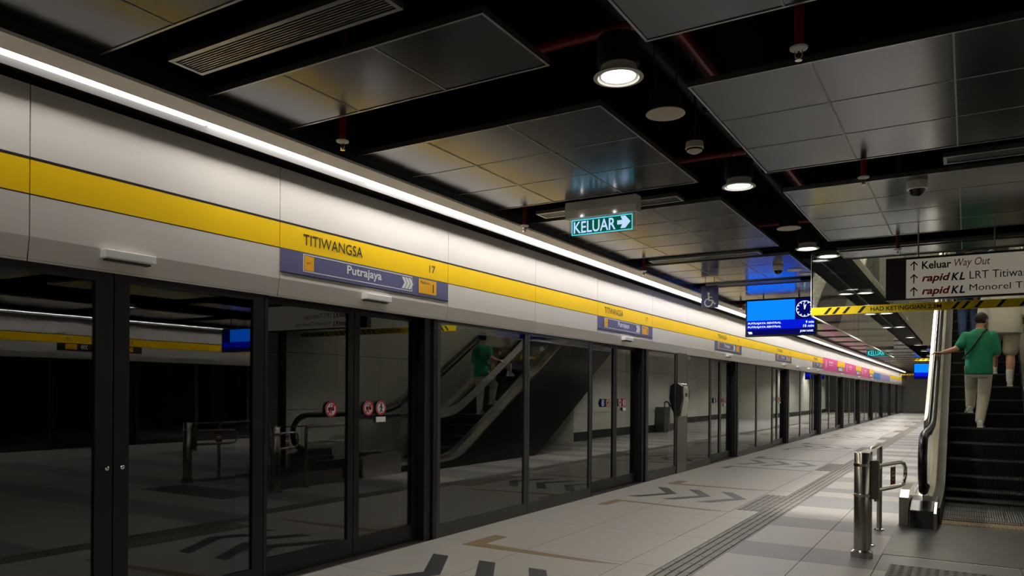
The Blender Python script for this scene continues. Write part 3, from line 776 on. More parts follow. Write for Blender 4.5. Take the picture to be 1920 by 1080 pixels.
# direction sign over the escalator
t = thing('direction_sign', (4.5, 8.62, 2.3), 'long grey Keluar Way Out direction sign hanging before the escalator', 'sign')
MB().box(3.41, 5.75, 8.6, 8.7, 2.305, 2.735).build('board', 'board_black', t)
flat('grey_panel', 'board_grey_glow', t, (0, 8.6, 0), RYN, [rect(3.595, 2.318, 5.72, 2.712)], t=.002)
for dx in (3.7, 4.35, 5.2): MB().cyl((dx, 8.65, 2.735), .008, 1.1, seg=8).build('hanger_rod', 'chrome', t)
Yf = 8.597
def uparrow(z0):
    return flat('arrow', 'ink', t, (3.635, Yf, z0), RYN, [bar(.03, 0, .03, .085, .011), bar(.033, .09, -.002, .052, .011), bar(.027, .09, .062, .052, .011)], t=.001)
uparrow(2.598); uparrow(2.468); uparrow(2.338)
text('lettering', 'Keluar', 'ink', t, (3.735, Yf, 2.605), RYN, .255, .078, bold=.022, z=.001)
text('lettering', 'Way Out', 'salmon_ink', t, (4.015, Yf, 2.588), RYN, .30, .098, bold=.004, shear=.2, z=.001)
for zz, tx, wd in ((2.475, 'LRT Titiwangsa', .60), (2.345, 'Monorel Titiwangsa', .80)):
    text('lettering', 'rapid', 'red_ink', t, (3.735, Yf, zz-.018), RYN, .25, .098, bold=.03, shear=.25, z=.001)
    text('lettering', 'K', 'navy_ink', t, (3.99, Yf, zz), RYN, .07, .076, bold=.035, shear=.25, z=.001)
    text('lettering', 'L', 'navy_ink', t, (4.058, Yf, zz), RYN, .05, .076, bold=.035, shear=.25, z=.001)
    text('lettering', tx, 'ink', t, (4.145, Yf, zz-(.02 if 'LRT' in tx else 0)), RYN, wd, .1 if 'LRT' in tx else .082, z=.001)
# glass smoke curtain with the height-limit tape
CXL, CYF = 2.555, 9.45
t = thing('smoke_curtain', (CXL, CYF, 2.27), 'clear hanging glass screen with yellow height-limit tape round the escalator opening', 'glass screen')
for i in range(3): MB().box(CXL+i*1.06, CXL+(i+1)*1.06-.006, CYF-.006, CYF+.006, 2.27, 2.99).build('front_pane', 'clear_glass', t)
for i in range(6): MB().box(CXL-.006, CXL+.006, CYF+.01+i*1.9, CYF+(i+1)*1.9-.006, 2.27, 2.99).build('side_pane', 'clear_glass', t)
MB().box(CXL-.008, 5.74, CYF-.01, CYF+.01, 2.99, 3.02).box(CXL-.01, CXL+.01, CYF, 21, 2.99, 3.02).build('top_channel', 'steel_dark', t)
MB().box(CXL-.012, CXL-.006, CYF-.012, CYF+.0, 2.27, 2.99).build('corner_bead', 'white', t)
MB().box(CXL-.008, CXL+.008, CYF, 20.85, 2.254, 2.27).build('lower_bead', 'white', t)
MB().box(CXL-.008, 5.7, CYF-.009, CYF-.0065, 2.27, 2.36).build('height_tape', 'tape', t)
Yt = CYF-.0092
def hatch(x0, xs):
    [flat('tape_stripe', 'ink', t, (x0, Yt, 2.27), RYN, [[(x, .008), (x+.035, .008), (x+.095, .082), (x+.06, .082)]], t=.0006) for x in xs]
hatch(CXL, (.13, .22, .33, .49)); hatch(CXL, (1.42, 1.51, 1.63, 1.83)); hatch(CXL, (2.03, 2.13, 2.25, 2.48)); hatch(CXL, (3.0, 3.08))
text('lettering', 'HAD KETINGGIAN 2.3M', 'ink', t, (CXL+.63, Yt-.0003, 2.292), RYN, .70, .048, bold=.014, z=.0005)
text('lettering', 'MAXIMUM HEIGHT 2.3M', 'ink', t, (CXL+1.62+.98, Yt-.0003, 2.292), RYN, .70, .048, bold=.014, z=.0005)
# second set of tape far away
for i, (yv, z) in enumerate(((52, 2.5), (33, 2.64))):
    tp = thing('height_tape', (2, yv, z), 'far thin yellow and black height tape across the ceiling, %s one' % ('farther' if i == 0 else 'nearer'), 'tape')
    x0, x1 = ((-.0, 2.2), (2.3, 3.1))[i]
    x0 += .5 if i == 0 else 0
    MB().box(x0, x1, yv, yv+.02, z, z+.1).build('band', 'tape', tp)
    for q in (x0+.3, x1-.1): MB().cyl((q, yv+.01, z+.1), .004, 3.9-z-.1, seg=6).build('hanger_wire', 'frame_grey', tp)
    flat('tape_stripe', 'ink', tp, (x0, yv-.003, z), RYN, [[(x, .01), (x+.04, .01), (x+.1, .09), (x+.06, .09)] for x in [q*.16 for q in range(int((x1-x0)/.16)-1)]], t=.001)

# ------------------------------------------------------------------ escalator void, upper hall and core walls
def clad(name, axis, pos, a0, a1, z0, z1, da, dz, m, th, label, flip=False):
    # wall with separate cladding panels
    if axis == 'x': base = MB().box(pos, pos+th, a0, a1, z0, z1)
    else: base = MB().box(a0, a1, pos, pos+th, z0, z1)
    wl = struct(base.build(name, 'black'), label)
    a = a0
    while a < a1-.05:
        b = min(a+da, a1); z = z0
        while z < z1-.05:
            zz = min(z+dz, z1); g = .005
            if axis == 'x':
                x0, x1 = (pos-.012, pos) if flip else (pos+th, pos+th+.012)
                mb = MB().box(x0, x1, a+g, b-g, z+g, zz-g)
            else:
                y0, y1 = (pos-.012, pos) if flip else (pos+th, pos+th+.012)
                mb = MB().box(a+g, b-g, y0, y1, z+g, zz-g)
            mb.build('wall_panel', m, wl); z = zz
        a = b
    return wl
clad('wall_void_left', 'x', 2.72, 10.1, 29, 3.1, 6.7, 2.0, 1.2, 'cream', .08, 'cream panelled wall of the escalator opening')
clad('wall_void_back', 'y', 29, 2.7, 5.9, 3.0, 6.7, 1.6, 1.35, 'cream', .1, 'cream panelled wall at the head of the escalator', True)
struct(MB().box(2.82, 5.65, 19.9, 29, 4.75, 4.95).build('floor_upper', 'cream'), 'upper hall floor at the head of the escalator')
struct(MB().box(2.6, 5.9, 9.9, 29.2, 6.7, 6.8).build('ceiling_upper', 'cream'), 'cream ceiling above the escalator')
for i in range(5):  # unseen lamps added to brighten the cream walls of the opening
    tl = thing('upper_fill_lamp', (3.3, 11.5+i*3.2, 6.66), 'added square lamp brightening the escalator opening from above, %s from the camera' % ORD[i], 'lamp', 'added upper fill lamps')
    MB().box(2.95, 3.65, 11.1+i*3.2, 11.9+i*3.2, 6.67, 6.69).build('diffuser', 'lamp_upper_fill', tl)
    MB().box(2.91, 3.69, 11.06+i*3.2, 11.94+i*3.2, 6.69, 6.7).build('housing', 'white', tl)
clad('wall_void_front', 'y', 10.0, 2.72, 5.8, 3.12, 6.7, 1.55, 1.2, 'cream', .08, 'cream panelled wall over the near edge of the escalator opening')
clad('wall_core', 'x', 5.7, 9.1, 29, 0, 6.7, 1.2, 1.0, 'core', .2, 'grey panelled core wall beside the escalator', True)
clad('wall_core_end', 'y', 9.1, 5.9, 6.2, 0, 3.9, 1.3, 1.0, 'core', .2, 'grey panelled end of the core wall facing the landing', True)
def core(n, x0, x1, y0, y1, label):
    wl = clad(n, 'x', x0, y0, y1, .75, 3.05, 1.5, 1.25, 'core', .1, label, True)
    for j in range(8): MB().box(x0-.012, x0+.02, y0, y1, .25+j*.0625, .25+j*.0625+.055).build('groove_slat', 'core', wl)
    MB().box(x0-.02, x0+.05, y0, y1, 0, .245).build('baseboard', 'skirting', wl)
    MB().box(x0, x1, y0-.02, y0, 0, 3.05).build('end_panel', 'core', wl)
    MB().box(x0, x1, y1, y1+.02, 0, 3.05).build('end_panel', 'core', wl)
    return wl
core('wall_core_middle', 4.9, 6.6, 18.2, 26.4, 'pale grooved core wall beyond the escalator, mirrored in the glass')
core('wall_core_far', 4.6, 8, 41, 58, 'pale grooved core wall at the far end')
core('wall_core_rear', 6.6, 8, 27.5, 41, 'pale recessed core wall, mirrored in the glass')
t = thing('void_glazing', (2.9, 10.2, 3.15), 'glass panes on chrome spider fittings along the escalator opening', 'glazing')
for i in range(8):
    y0 = 10.2+i*1.3
    MB().box(2.895, 2.905, y0+.005, y0+1.29, 3.13, 4.3).build('pane', 'clear_glass', t)
    for z in (3.3, 4.1):
        mb = MB().tube([(2.82, y0, z), (2.89, y0, z)], .02, 8)
        for dy, dz in ((-.08, -.08), (.08, -.08), (-.08, .08), (.08, .08)):
            mb.tube([(2.86, y0, z), (2.89, y0+dy, z+dz)], .009, 6)
            mb.cyl((2.885, y0+dy, z+dz), .022, .01, 'x', 10)
        mb.build('spider_fitting', 'steel_dark', t)
# bin and folded trolley seen in the glass
t = thing('litter_bin', (4.72, 24.6, 0), 'grey steel litter bin with black hood by the core wall, mirrored in the glass', 'bin')
MB().box(4.55, 4.87, 24.3, 24.9, .02, .85).build('body', 'bin', t, bevel=.02)
MB().tube([(4.55, 24.32, .85), (4.58, 24.4, 1.0), (4.6, 24.6, 1.04), (4.58, 24.8, 1.0), (4.55, 24.88, .85)], .03, 8).build('hood', 'black', t)

# ------------------------------------------------------------------ escalator
RUN, RISE = .346, .2
def zs(yv): return .88+(yv-12.6)*RISE/RUN          # nosing line
def railz(yv):                                     # smooth flat-to-incline
    a = zs(yv)+.95-.93
    return .93+(a+math.sqrt(a*a+.02))/2-.0
YTOP = 20.0
esc = thing('escalator', (4.4, 9.0, 0), 'black-stepped escalator with glass balustrades rising away to the upper hall', 'escalator')
SX0, SX1 = 3.90, 4.83
stp = MB().box(SX0, SX1, 0, .40, -.03, -.012)
n = 40; cw = (SX1-SX0)/n
for i in range(n):
    x0 = SX0+i*cw
    stp.box(x0, x0+cw*.55, 0.0, .36, -.012, 0)
    stp.box(x0, x0+cw*.55, .0, .012, -.2, -.012)
stp.box(SX0, SX1, .012, .03, -.2, -.012)
edge = MB()
for i in range(n):
    x0 = SX0+i*cw
    edge.box(x0, x0+cw*.6, -.004, .03, -.022, .002)
off = (0, 0, 0)
sme, eme = stp.mesh('step', 'step', (4.4, 0, 0)), edge.mesh('step_nosing', 'step_edge', (4.4, 0, 0))
def add_step(yv, z):
    o = link('step', sme, esc, (0, yv-9.0, z)); e = link('step_nosing', eme, o)
zk = {0: .045, 1: .13}
for k in range(0, 27):
    yv = 12.6+RUN*(k-5)
    if yv > YTOP-.3: break
    add_step(yv, zk.get(k, .88+RISE*(k-5)))
for k in range(4): add_step(9.42+k*.36, 0.004+.003*k)
# comb and landing plate
MB().box(3.53, 5.3, 7.055, 9.0, -.0118, .003).build('landing_plate', 'landing', esc)
cb = MB().box(3.88, 4.85, 9.0, 9.3, 0, .006)
for i in range(46): cb.box(3.9+i*.02, 3.91+i*.02, 9.3, 9.44, .0, .012)
cb.build('comb_plate', 'comb', esc)
ridge = MB()
for i in range(24): ridge.box(3.9+i*.0385, 3.92+i*.0385, 9.04, 9.28, .006, .01)
ridge.build('comb_ridge', 'comb', esc)
def ys_(a, b, n): return [a+(b-a)*i/(n-1) for i in range(n)]
def decklo(yv): return max(-.0, railz(yv)-.93)
for s in (-1, 1):
    X = lambda d: 4.365+s*(d-.035)           # distance from the centre line
    def xb(mb_lo, mb_hi, d0, d1, mb=None):
        a, b = sorted((X(d0), X(d1)))
        return (mb or MB()).strip(mb_lo, mb_hi, a, b)
    Y = ys_(9.0, YTOP, 60)
    f = decklo
    # skirt beside the steps, inner deck, glass panels, outer deck and dark cladding
    xb([(q, f(q)-.12) for q in Y], [(q, f(q)+.14) for q in Y], .50, .515).build('skirt_panel', 'steel_dark', esc)
    xb([(q, f(q)+.14) for q in Y], [(q, f(q)+.165) for q in Y], .50, .60).build('inner_deck', 'deck_steel', esc)
    xb([(q, f(q)+.10) for q in ys_(8.95, YTOP, 60)], [(q, f(q)+.15) for q in ys_(8.95, YTOP, 60)], .60, .80).build('outer_deck', 'steel', esc)
    gy = [8.78, 10.2, 11.6, 13.0, 14.4, 15.8, 17.2, 18.6, YTOP]
    for a, b in zip(gy[:-1], gy[1:]):
        yy_ = ys_(a+.004, b-.004, 9)
        xb([(q, f(q)+.15) for q in yy_], [(q, f(q)+.9) for q in yy_], .641, .651).build('balustrade_glass', 'clear_glass', esc)
    # pale upstand along the outside of the handrail
    uy = ys_(10.0, YTOP, 12)
    for a, b in zip(uy[:-1], uy[1:]):
        yy_ = ys_(a+.006, b-.006, 5)
        xb([(q, f(q)+.86) for q in yy_], [(q, f(q)+1.03) for q in yy_], .694, .70).build('side_screen', 'screen_steel', esc)
    xb([(q, f(q)+.88) for q in Y], [(q, f(q)+.905) for q in Y], .62, .67).build('rail_track', 'chrome', esc)
    # handrail with newel loop
    pth = []
    for i in range(13):
        a = -PI/2-PI*i/12
        pth.append((X(.645), 8.88+.29*math.cos(a), .64+.29*math.sin(a)))
    pth = [(X(.645), 9.3, .35)]+pth
    pth += [(X(.645), q, f(q)+.93) for q in ys_(9.05, YTOP, 50)]
    MB().tube(pth, .042, 12).build('handrail', 'rubber', esc)
    a, b = sorted((X(.60), X(.66)))
    MB().tube([(X(.645), 8.88+.245*math.cos(-PI/2-PI*i/16), .64+.245*math.sin(-PI/2-PI*i/16)) for i in range(17)], .016, 10).build('newel_ring', 'chrome', esc)
    a, b = sorted((X(.545), X(.765)))
    MB().prism([(8.60, 0), (9.4, 0), (9.4, .24), (8.95, .24), (8.66, .17)], 'x', a, b).build('newel_base', 'rubber', esc, bevel=.008)
    a, b = sorted((X(.52), X(.545)))
    MB().prism([(8.58, 0), (9.4, 0), (9.4, .24), (8.9, .24), (8.6, .16)], 'x', a, b).build('newel_trim', 'steel', esc)
    a, b = sorted((X(.77), X(.86)))
    MB().prism([(8.68, 0), (9.6, 0), (9.6, .35), (8.9, .35), (8.68, .29)], 'x', a, b).build('side_box', 'steel', esc, bevel=.004)
    # dark side cladding down to the underside of the truss
    nY = 40
    Yc = ys_(9.0, YTOP+1, nY)
    xb([(q, max(0.002, (q-13.85)*.55)) for q in Yc], [(q, f(q)+.10) for q in Yc], .78, .80).build('side_cladding', 'cladding', esc)
    for i in range(1, 6):
        q = 9.6+i*1.8
        xb([(q, max(.002, (q-13.85)*.55)), (q+.01, max(.002, (q-13.85)*.55))], [(q, f(q)+.09), (q+.01, f(q)+.09)], .80, .803).build('cladding_joint', 'frame_grey', esc)
Yc = ys_(13.85, YTOP+1, 12)
MB().strip([(q, (q-13.85)*.55+.0) for q in Yc], [(q, (q-13.85)*.55+.03) for q in Yc], 3.62, 5.11).build('truss_soffit', 'cladding', esc)

# ------------------------------------------------------------------ bollard gates
def gate(xs, flip, label):
    s = -1 if flip else 1
    t = thing('bollard_gate', (xs, 6.85, 0), label, 'gate', 'steel bollard gates')
    def px(dx): return xs+s*dx
    MB().lathe([(.085, 0), (.085, .045), (.07, .055), (.062, .06), (.062, .86), (.058, .865)], (xs, 6.85, 0), 32).build('bollard', 'steel', t)
    for z in (.50, .75): MB().lathe([(.062, 0), (.068, .003), (.068, .022), (.062, .025)], (xs, 6.85, z), 32).build('collar', 'chrome', t)
    # hoop barrier behind
    pth = [(xs, 7.38, .02), (xs, 7.38, .79), (xs, 7.40, .835), (xs, 7.45, .85), (xs, 8.22, .85), (xs, 8.27, .835), (xs, 8.29, .79), (xs, 8.29, .02)]
    MB().tube(pth, .024, 12).build('hoop_rail', 'steel', t)
    MB().tube([(xs, 7.38, .62), (xs, 8.29, .62)], .016, 10).build('mid_rail', 'steel', t)
    for yv in (7.38, 8.29): MB().lathe([(.05, 0), (.05, .01), (.03, .016)], (xs, yv, .003), 20).build('base_flange', 'chrome', t)
    MB().box(xs-.03, xs+.03, 6.87, 7.4, .845, .86).build('top_plate', 'steel', t)
    # swing arm
    hx = px(.105)
    a, b = sorted((px(.06), px(.12)))
    MB().box(a, b, 6.86, 6.9, .48, .80).build('hinge_bracket', 'steel_dark', t)
    MB().tube([(hx, 6.9, .46), (hx, 6.9, .80)], .022, 12).build('hinge_rod', 'steel', t)
    ang = .28
    def g(d, z): return (hx+s*math.sin(ang)*d, 6.9+math.cos(ang)*d, z)
    arm = MB().tube([g(0, .755), g(.5, .755), g(.58, .74), g(.62, .70), g(.62, .62), g(.58, .565), g(.5, .55), g(0, .55)], .016, 10).build('swing_arm', 'chrome', t)
    # round no-entry plate on the arm
    q0, q1 = g(.30, .7), g(.48, .7)
    dirv = (Vector(q1)-Vector(q0)).normalized()
    nrm = Vector((0, 0, 1)).cross(dirv)*-1
    R = Matrix((dirv, Vector((0, 0, 1)), dirv.cross(Vector((0, 0, 1))))).transposed()
    flat('plate', 'plate_red', t, g(.34, .65), R, [rect(-.05, -.075, .05, .075)], z=-.002, t=.004)
    flat('plate_mark', 'sign_white', t, g(.34, .65), R, [rect(-.025, -.008, .025, .008)]+ringp(0, 0, .034, .039, 20), z=-.003, t=.006)
    return t
gate(3.395, False, 'steel bollard with swing gate and hoop rail left of the escalator landing')
gate(5.42, True, 'steel bollard with swing gate right of the escalator landing, mirrored in the glass')

# ------------------------------------------------------------------ people
def capsule(mb, a, b, ra, rb, fl=1.0, seg=14):
    a, b = Vector(a), Vector(b); d = b-a; L = max(d.length, 1e-5); t = d/L
    ref = Vector((0, 1, 0)) if abs(t.y) < .8 else Vector((1, 0, 0))
    u = t.cross(ref).normalized(); q = u.cross(t)
    rings = []
    for i in range(5): an = -PI/2+PI/2*i/5; rings.append((a+t*(ra*math.sin(an)), ra*math.cos(an)))
    rings.append((a, ra)); rings.append((b, rb))
    for i in range(1, 6): an = PI/2*i/5; rings.append((b+t*(rb*math.sin(an)), rb*math.cos(an)))
    vs_ = []
    for c, r in rings:
        r = max(r, 1e-4)
        for k in range(seg):
            an = 2*PI*k/seg; vs_.append(c+u*(math.cos(an)*r)+q*(math.sin(an)*r*fl))
    n = len(rings); fs = []
    for i in range(n-1):
        for k in range(seg): fs.append((i*seg+k, i*seg+(k+1) % seg, (i+1)*seg+(k+1) % seg, (i+1)*seg+k))
    fs += [tuple(range(seg))[::-1], tuple((n-1)*seg+k for k in range(seg))]
    mb.add(vs_, fs, True)
def chain(mb, pts, rs, fl=1.0):
    for i in range(len(pts)-1): capsule(mb, pts[i], pts[i+1], rs[i], rs[i+1], fl)
def loft(mb, secs, seg=24):
    # (cx, cy, z, rx, ry[, yaw]) cross sections from low to high
    vs_ = []
    for sct in secs:
        cx, cy, z, rx, ry = sct[:5]; ya = sct[5] if len(sct) > 5 else 0
        for k in range(seg):
            a = 2*PI*k/seg
            x, y_ = math.copysign(abs(math.cos(a))**.85, math.cos(a))*rx, math.copysign(abs(math.sin(a))**.85, math.sin(a))*ry
            vs_.append((cx+x*math.cos(ya)-y_*math.sin(ya), cy+x*math.sin(ya)+y_*math.cos(ya), z))
    n = len(secs); fs = []
    for i in range(n-1):
        for k in range(seg): fs.append((i*seg+k, i*seg+(k+1) % seg, (i+1)*seg+(k+1) % seg, (i+1)*seg+k))
    fs += [tuple(range(seg))[::-1], tuple((n-1)*seg+k for k in range(seg))]
    mb.add(vs_, fs, True)
def fuse(mb, name, m, parent, vox=.012, smooth=6):
    # melt overlapping volumes into one continuous skin
    off = wloc(parent)
    me = mb.mesh(name, m, off)
    o = bpy.data.objects.new(name, me); COL.objects.link(o)
    r = o.modifiers.new('r', 'REMESH'); r.mode = 'VOXEL'; r.voxel_size = vox; r.use_smooth_shade = True
    if smooth:
        s = o.modifiers.new('s', 'SMOOTH'); s.iterations = smooth; s.factor = .5
    dg = bpy.context.evaluated_depsgraph_get()
    ne = bpy.data.meshes.new_from_object(o.evaluated_get(dg))
    bpy.data.objects.remove(o); bpy.data.meshes.remove(me)
    ne.name = name
    ne.materials.clear(); ne.materials.append(MATS[m])
    o = bpy.data.objects.new(name, ne); COL.objects.link(o); o.parent = parent
    return o
def hand(mb, wrist, fwd, palm_n, curl=.5, L=.18, side=1):
    # palm and five curled fingers; fwd: hand direction, palm_n: towards the palm side
    W, F, N = Vector(wrist), Vector(fwd).normalized(), Vector(palm_n).normalized()
    S = F.cross(N).normalized()*side
    pc = W+F*L*.25
    for o_ in (-.028, -.009, .009, .028): capsule(mb, W+S*o_*.6, W+S*o_+F*L*.48, .017, .014)
    for i, (o_, ln) in enumerate(((-.030, .068), (-.010, .080), (.010, .074), (.029, .058))):
        p = W+S*o_+F*L*.5; d = F.copy(); rad = .0095
        for j in range(3):
            d = (d*math.cos(curl)+N*math.sin(curl)).normalized()
            N2 = (N*math.cos(curl)-F*math.sin(curl))
            q = p+d*ln*(.42, .32, .26)[j]
            capsule(mb, p, q, rad, rad*.92, seg=8); p = q; rad *= .93
    p = W-S*.03+F*L*.12
    q = p-S*.03+F*.035+N*.02; r = q+F*.03+N*.02+S*.005
    capsule(mb, p, q, .014, .0115, seg=8); capsule(mb, q, r, .0115, .010, seg=8)
def head(mb, c, tilt, turn, s=1.0):
    # head facing +y; c: centre of the skull. returns a transform for hair and features
    R = Matrix.Rotation(turn, 3, 'Z') @ Matrix.Rotation(tilt, 3, 'X')
    T = lambda v: Vector(c)+R @ (Vector(v)*s)
    def ell(o, r, seg=16):
        n0 = len(mb.v); rings = []
        for i in range(9):
            an = -PI/2+PI*i/8
            for k in range(seg):
                a = 2*PI*k/seg
                rings.append(T((o[0]+r[0]*math.cos(an)*math.cos(a), o[1]+r[1]*math.cos(an)*math.sin(a), o[2]+r[2]*math.sin(an))))
        fs = []
        for i in range(8):
            for k in range(seg): fs.append((i*seg+k, i*seg+(k+1) % seg, (i+1)*seg+(k+1) % seg, (i+1)*seg+k))
        fs += [tuple(range(seg))[::-1], tuple(8*seg+k for k in range(seg))]
        mb.add(rings, fs, True)
    ell((0, -.005, .02), (.076, .094, .088)); ell((0, .03, -.05), (.058, .062, .062)); ell((0, .05, -.085), (.034, .036, .03))
    capsule(mb, T((0, .092, .0)), T((0, .108, -.032)), .010, .016, seg=8)
    for sx in (-1, 1):
        ell((sx*.078, -.002, -.012), (.012, .024, .033), 10)
        ell((sx*.03, .082, .0), (.018, .014, .010), 8)
    ell((0, .088, -.062), (.026, .014, .010), 8)
    return T
def hair_cap(name, T, m, parent, low=-.08):
    mb = MB(); seg = 26; vs_ = []; n = 9
    for i in range(n):
        for k in range(seg):
            a = 2*PI*k/seg
            front = max(0, math.sin(a))
            lo = -math.asin(min(.95, max(-.95, (-low)/.1)))*(1-front)+front*.35
            an = lo+(PI/2-lo)*i/(n-1)
            vs_.append(T((.0865*math.cos(an)*math.cos(a), -.006+.104*math.cos(an)*math.sin(a), .022+.098*math.sin(an))))
    fs = []
    for i in range(n-1):
        for k in range(seg): fs.append((i*seg+k, i*seg+(k+1) % seg, (i+1)*seg+(k+1) % seg, (i+1)*seg+k))
    fs += [tuple(range(seg))[::-1]]
    mb.add(vs_, fs, True)
    return fuse(mb, name, m, parent, .008, 3)
def shoe(name, heel, yaw, pitch, parent, m='shoe_white'):
    R = Matrix.Rotation(yaw, 3, 'Z') @ Matrix.Rotation(pitch, 3, 'X'); H = Vector(heel)
    mb = MB()
    for (y0, y1, z0, r0, r1) in ((.0, .09, .045, .038, .040), (.09, .2, .038, .042, .036), (.0, .05, .075, .036, .038)):
        capsule(mb, H+R @ Vector((0, y0, z0)), H+R @ Vector((0, y1, z0-.002)), r0, r1)
    o = fuse(mb, name, m, parent, .008, 3)
    prof = [(-.035, -.03), (.035, -.03), (.041, .05), (.046, .14), (.04, .22), (.0, .245), (-.04, .22), (-.044, .14), (-.039, .05)]
    sole = MB(); n = len(prof)
    vs_ = [H+R @ Vector((p[0], p[1], 0)) for p in prof]+[H+R @ Vector((p[0], p[1], .028)) for p in prof]
    sole.add(vs_, [tuple(range(n))[::-1], tuple(range(n, 2*n))]+[(i, (i+1) % n, n+(i+1) % n, n+i) for i in range(n)])
    sole.build('sole', 'sign_white', o)
    fl_ = MB().tube([H+R @ Vector((-.043, .06, .03)), H+R @ Vector((-.042, .1, .06)), H+R @ Vector((-.02, .13, .078))], .006, 6)
    fl_.tube([H+R @ Vector((.043, .06, .03)), H+R @ Vector((.042, .1, .06)), H+R @ Vector((.02, .13, .078))], .006, 6).build('shoe_stripe', 'shoe_trim', o)
    return o

# man in green going up, left hand on the rail
zb = .88
man = thing('person', (4.27, 12.75, zb), 'person in a green t-shirt and cream trousers climbing the escalator, hand on the rail', 'person', 'people on the escalator')
mx, my = 4.27, 12.76
hipz = zb+.86
body = MB()
LF, RF = (4.17, 12.98, zb+RISE+.075), (4.29, 12.70, zb+.075)
LK, RK = (4.18, 13.05, zb+.57), (4.335, 12.80, zb+.47)
LH, RH = (mx-.085, my+.0, hipz), (mx+.085, my, hipz)
chain(body, [LH, LK, LF], [.075, .052, .04]); chain(body, [RH, RK, RF], [.075, .052, .04])
loft(body, [(mx, my, hipz-.08, .15, .1), (mx, my, hipz+.1, .145, .095), (mx, my+.0, hipz+.35, .15, .09), (mx+.005, my+.01, hipz+.48, .10, .07), (mx+.008, my+.015, hipz+.56, .06, .055)])
LS, RS = (mx-.165, my+.01, hipz+.455), (mx+.165, my+.03, hipz+.455)
LE, LW = (3.985, 12.68, zb+1.13), (3.815, 12.62, zb+1.075)
RE, RW = (mx+.215, my+.02, hipz+.19), (mx+.15, my+.24, hipz+.27)
chain(body, [LS, LE, LW], [.048, .042, .028]); chain(body, [RS, RE, RW], [.048, .042, .028])
hand(body, LW, (-1, -.1, .02), (0, .0, -1), .45, side=1)
hand(body, RW, (-.5, .8, .2), (-.6, -.3, .3), .6, side=-1)
capsule(body, (mx+.01, my+.02, hipz+.5), (mx+.015, my+.03, hipz+.62), .055, .052)
HC = (mx+.025, my+.05, hipz+.685)
T = head(body, HC, -.22, -.5, .98)
fuse(body, 'body', 'skin', man, .009, 3)
hair_cap('hair', T, 'hair', man, -.088)
for sx in (-1, 1): MB().tube([T((sx*.085, .0, .0)), T((sx*.083, .05, -.03)), T((sx*.06, .09, -.05))], .003, 6).build('mask_loop', 'sign_white', man)
sh = MB()
loft(sh, [(mx+.0, my-.005, hipz-.10, .178, .14), (mx, my-.005, hipz+.05, .172, .135), (mx, my, hipz+.2, .172, .125), (mx, my+.005, hipz+.36, .185, .125), (mx+.003, my+.01, hipz+.45, .18, .11), (mx+.006, my+.015, hipz+.52, .125, .085), (mx+.008, my+.02, hipz+.56, .068, .066)])
chain(sh, [LS, (mx-.205, my-.03, hipz+.37), (LE[0]+.05, LE[1]+.02, LE[2]+.055)], [.072, .07, .066])
chain(sh, [RS, (mx+.19, my+.03, hipz+.36), (mx+.21, my+.03, hipz+.23)], [.072, .074, .07])
fuse(sh, 'shirt', 'shirt_green', man, .011, 5)
tr = MB()
loft(tr, [(mx, my, hipz-.14, .16, .115), (mx, my, hipz-.02, .168, .12), (mx, my, hipz+.05, .16, .115)])
chain(tr, [LH, (LK[0], LK[1], LK[2]), (LF[0], LF[1], LF[2]+.03)], [.097, .082, .062]); chain(tr, [RH, RK, (RF[0], RF[1], RF[2]+.03)], [.097, .082, .062])
fuse(tr, 'trousers', 'trouser_cream', man, .011, 5)
shoe('shoe', (LF[0], LF[1]-.04, zb+RISE+.002), .15, 0, man); shoe('shoe', (RF[0], RF[1]-.04, zb+.002), -.1, 0, man)
st = []
for (x, y_, z) in ((mx+.10, my-.03, hipz+.545), (mx+.05, my-.095, hipz+.50), (mx-.02, my-.132, hipz+.38), (mx-.10, my-.135, hipz+.25), (mx-.17, my-.085, hipz+.17), (mx-.195, my+.0, hipz+.13)):
    st.append((x, y_, z))
MB().tube(st, .012, 6).build('bag_strap', 'strap', man)

# man in white ahead of him
zw = .88+RISE*3
wx_, wy = 4.62, 13.86
pw = thing('person', (wx_, wy, zw), 'person in a white t-shirt and khaki shorts higher up the escalator, behind the sign', 'person', 'people on the escalator')
hz = zw+.93
body = MB()
LH, RH = (wx_-.09, wy, hz), (wx_+.1, wy, hz)
LK, RK = (wx_-.12, wy+.16, zw+.72), (wx_+.075, wy+.04, zw+.50)
LF, RF = (wx_-.13, wy+.32, zw+RISE+.08), (wx_+.07, wy-.0, zw+.08)
chain(body, [RH, RK, (RK[0], RK[1]-.035, zw+.36), RF], [.09, .058, .062, .042]); chain(body, [LH, LK, LF], [.09, .06, .042])
loft(body, [(wx_, wy, hz-.08, .17, .12), (wx_, wy, hz+.15, .18, .13), (wx_, wy, hz+.38, .19, .12), (wx_, wy+.01, hz+.5, .16, .09), (wx_, wy+.02, hz+.57, .06, .055)])
LS, RS = (wx_-.215, wy+.01, hz+.47), (wx_+.215, wy+.01, hz+.47)
LE, LW = (wx_-.285, wy-.02, hz+.19), (wx_-.25, wy+.14, hz-.02)
RE, RW = (wx_+.285, wy-.02, hz+.19), (wx_+.22, wy+.18, hz+.05)
chain(body, [LS, LE, LW], [.062, .048, .032]); chain(body, [RS, RE, RW], [.062, .048, .032])
hand(body, LW, (.1, .4, -1), (1, 0, 0), .35, side=1); hand(body, RW, (-.2, .8, -.4), (-1, 0, 0), .4, side=-1)
capsule(body, (wx_, wy+.02, hz+.5), (wx_, wy+.03, hz+.62), .06, .056)
T = head(body, (wx_, wy+.04, hz+.71), -.1, .1, 1.0)
fuse(body, 'body', 'skin_fair', pw, .010, 3); hair_cap('hair', T, 'hair', pw, -.085)
sh = MB()
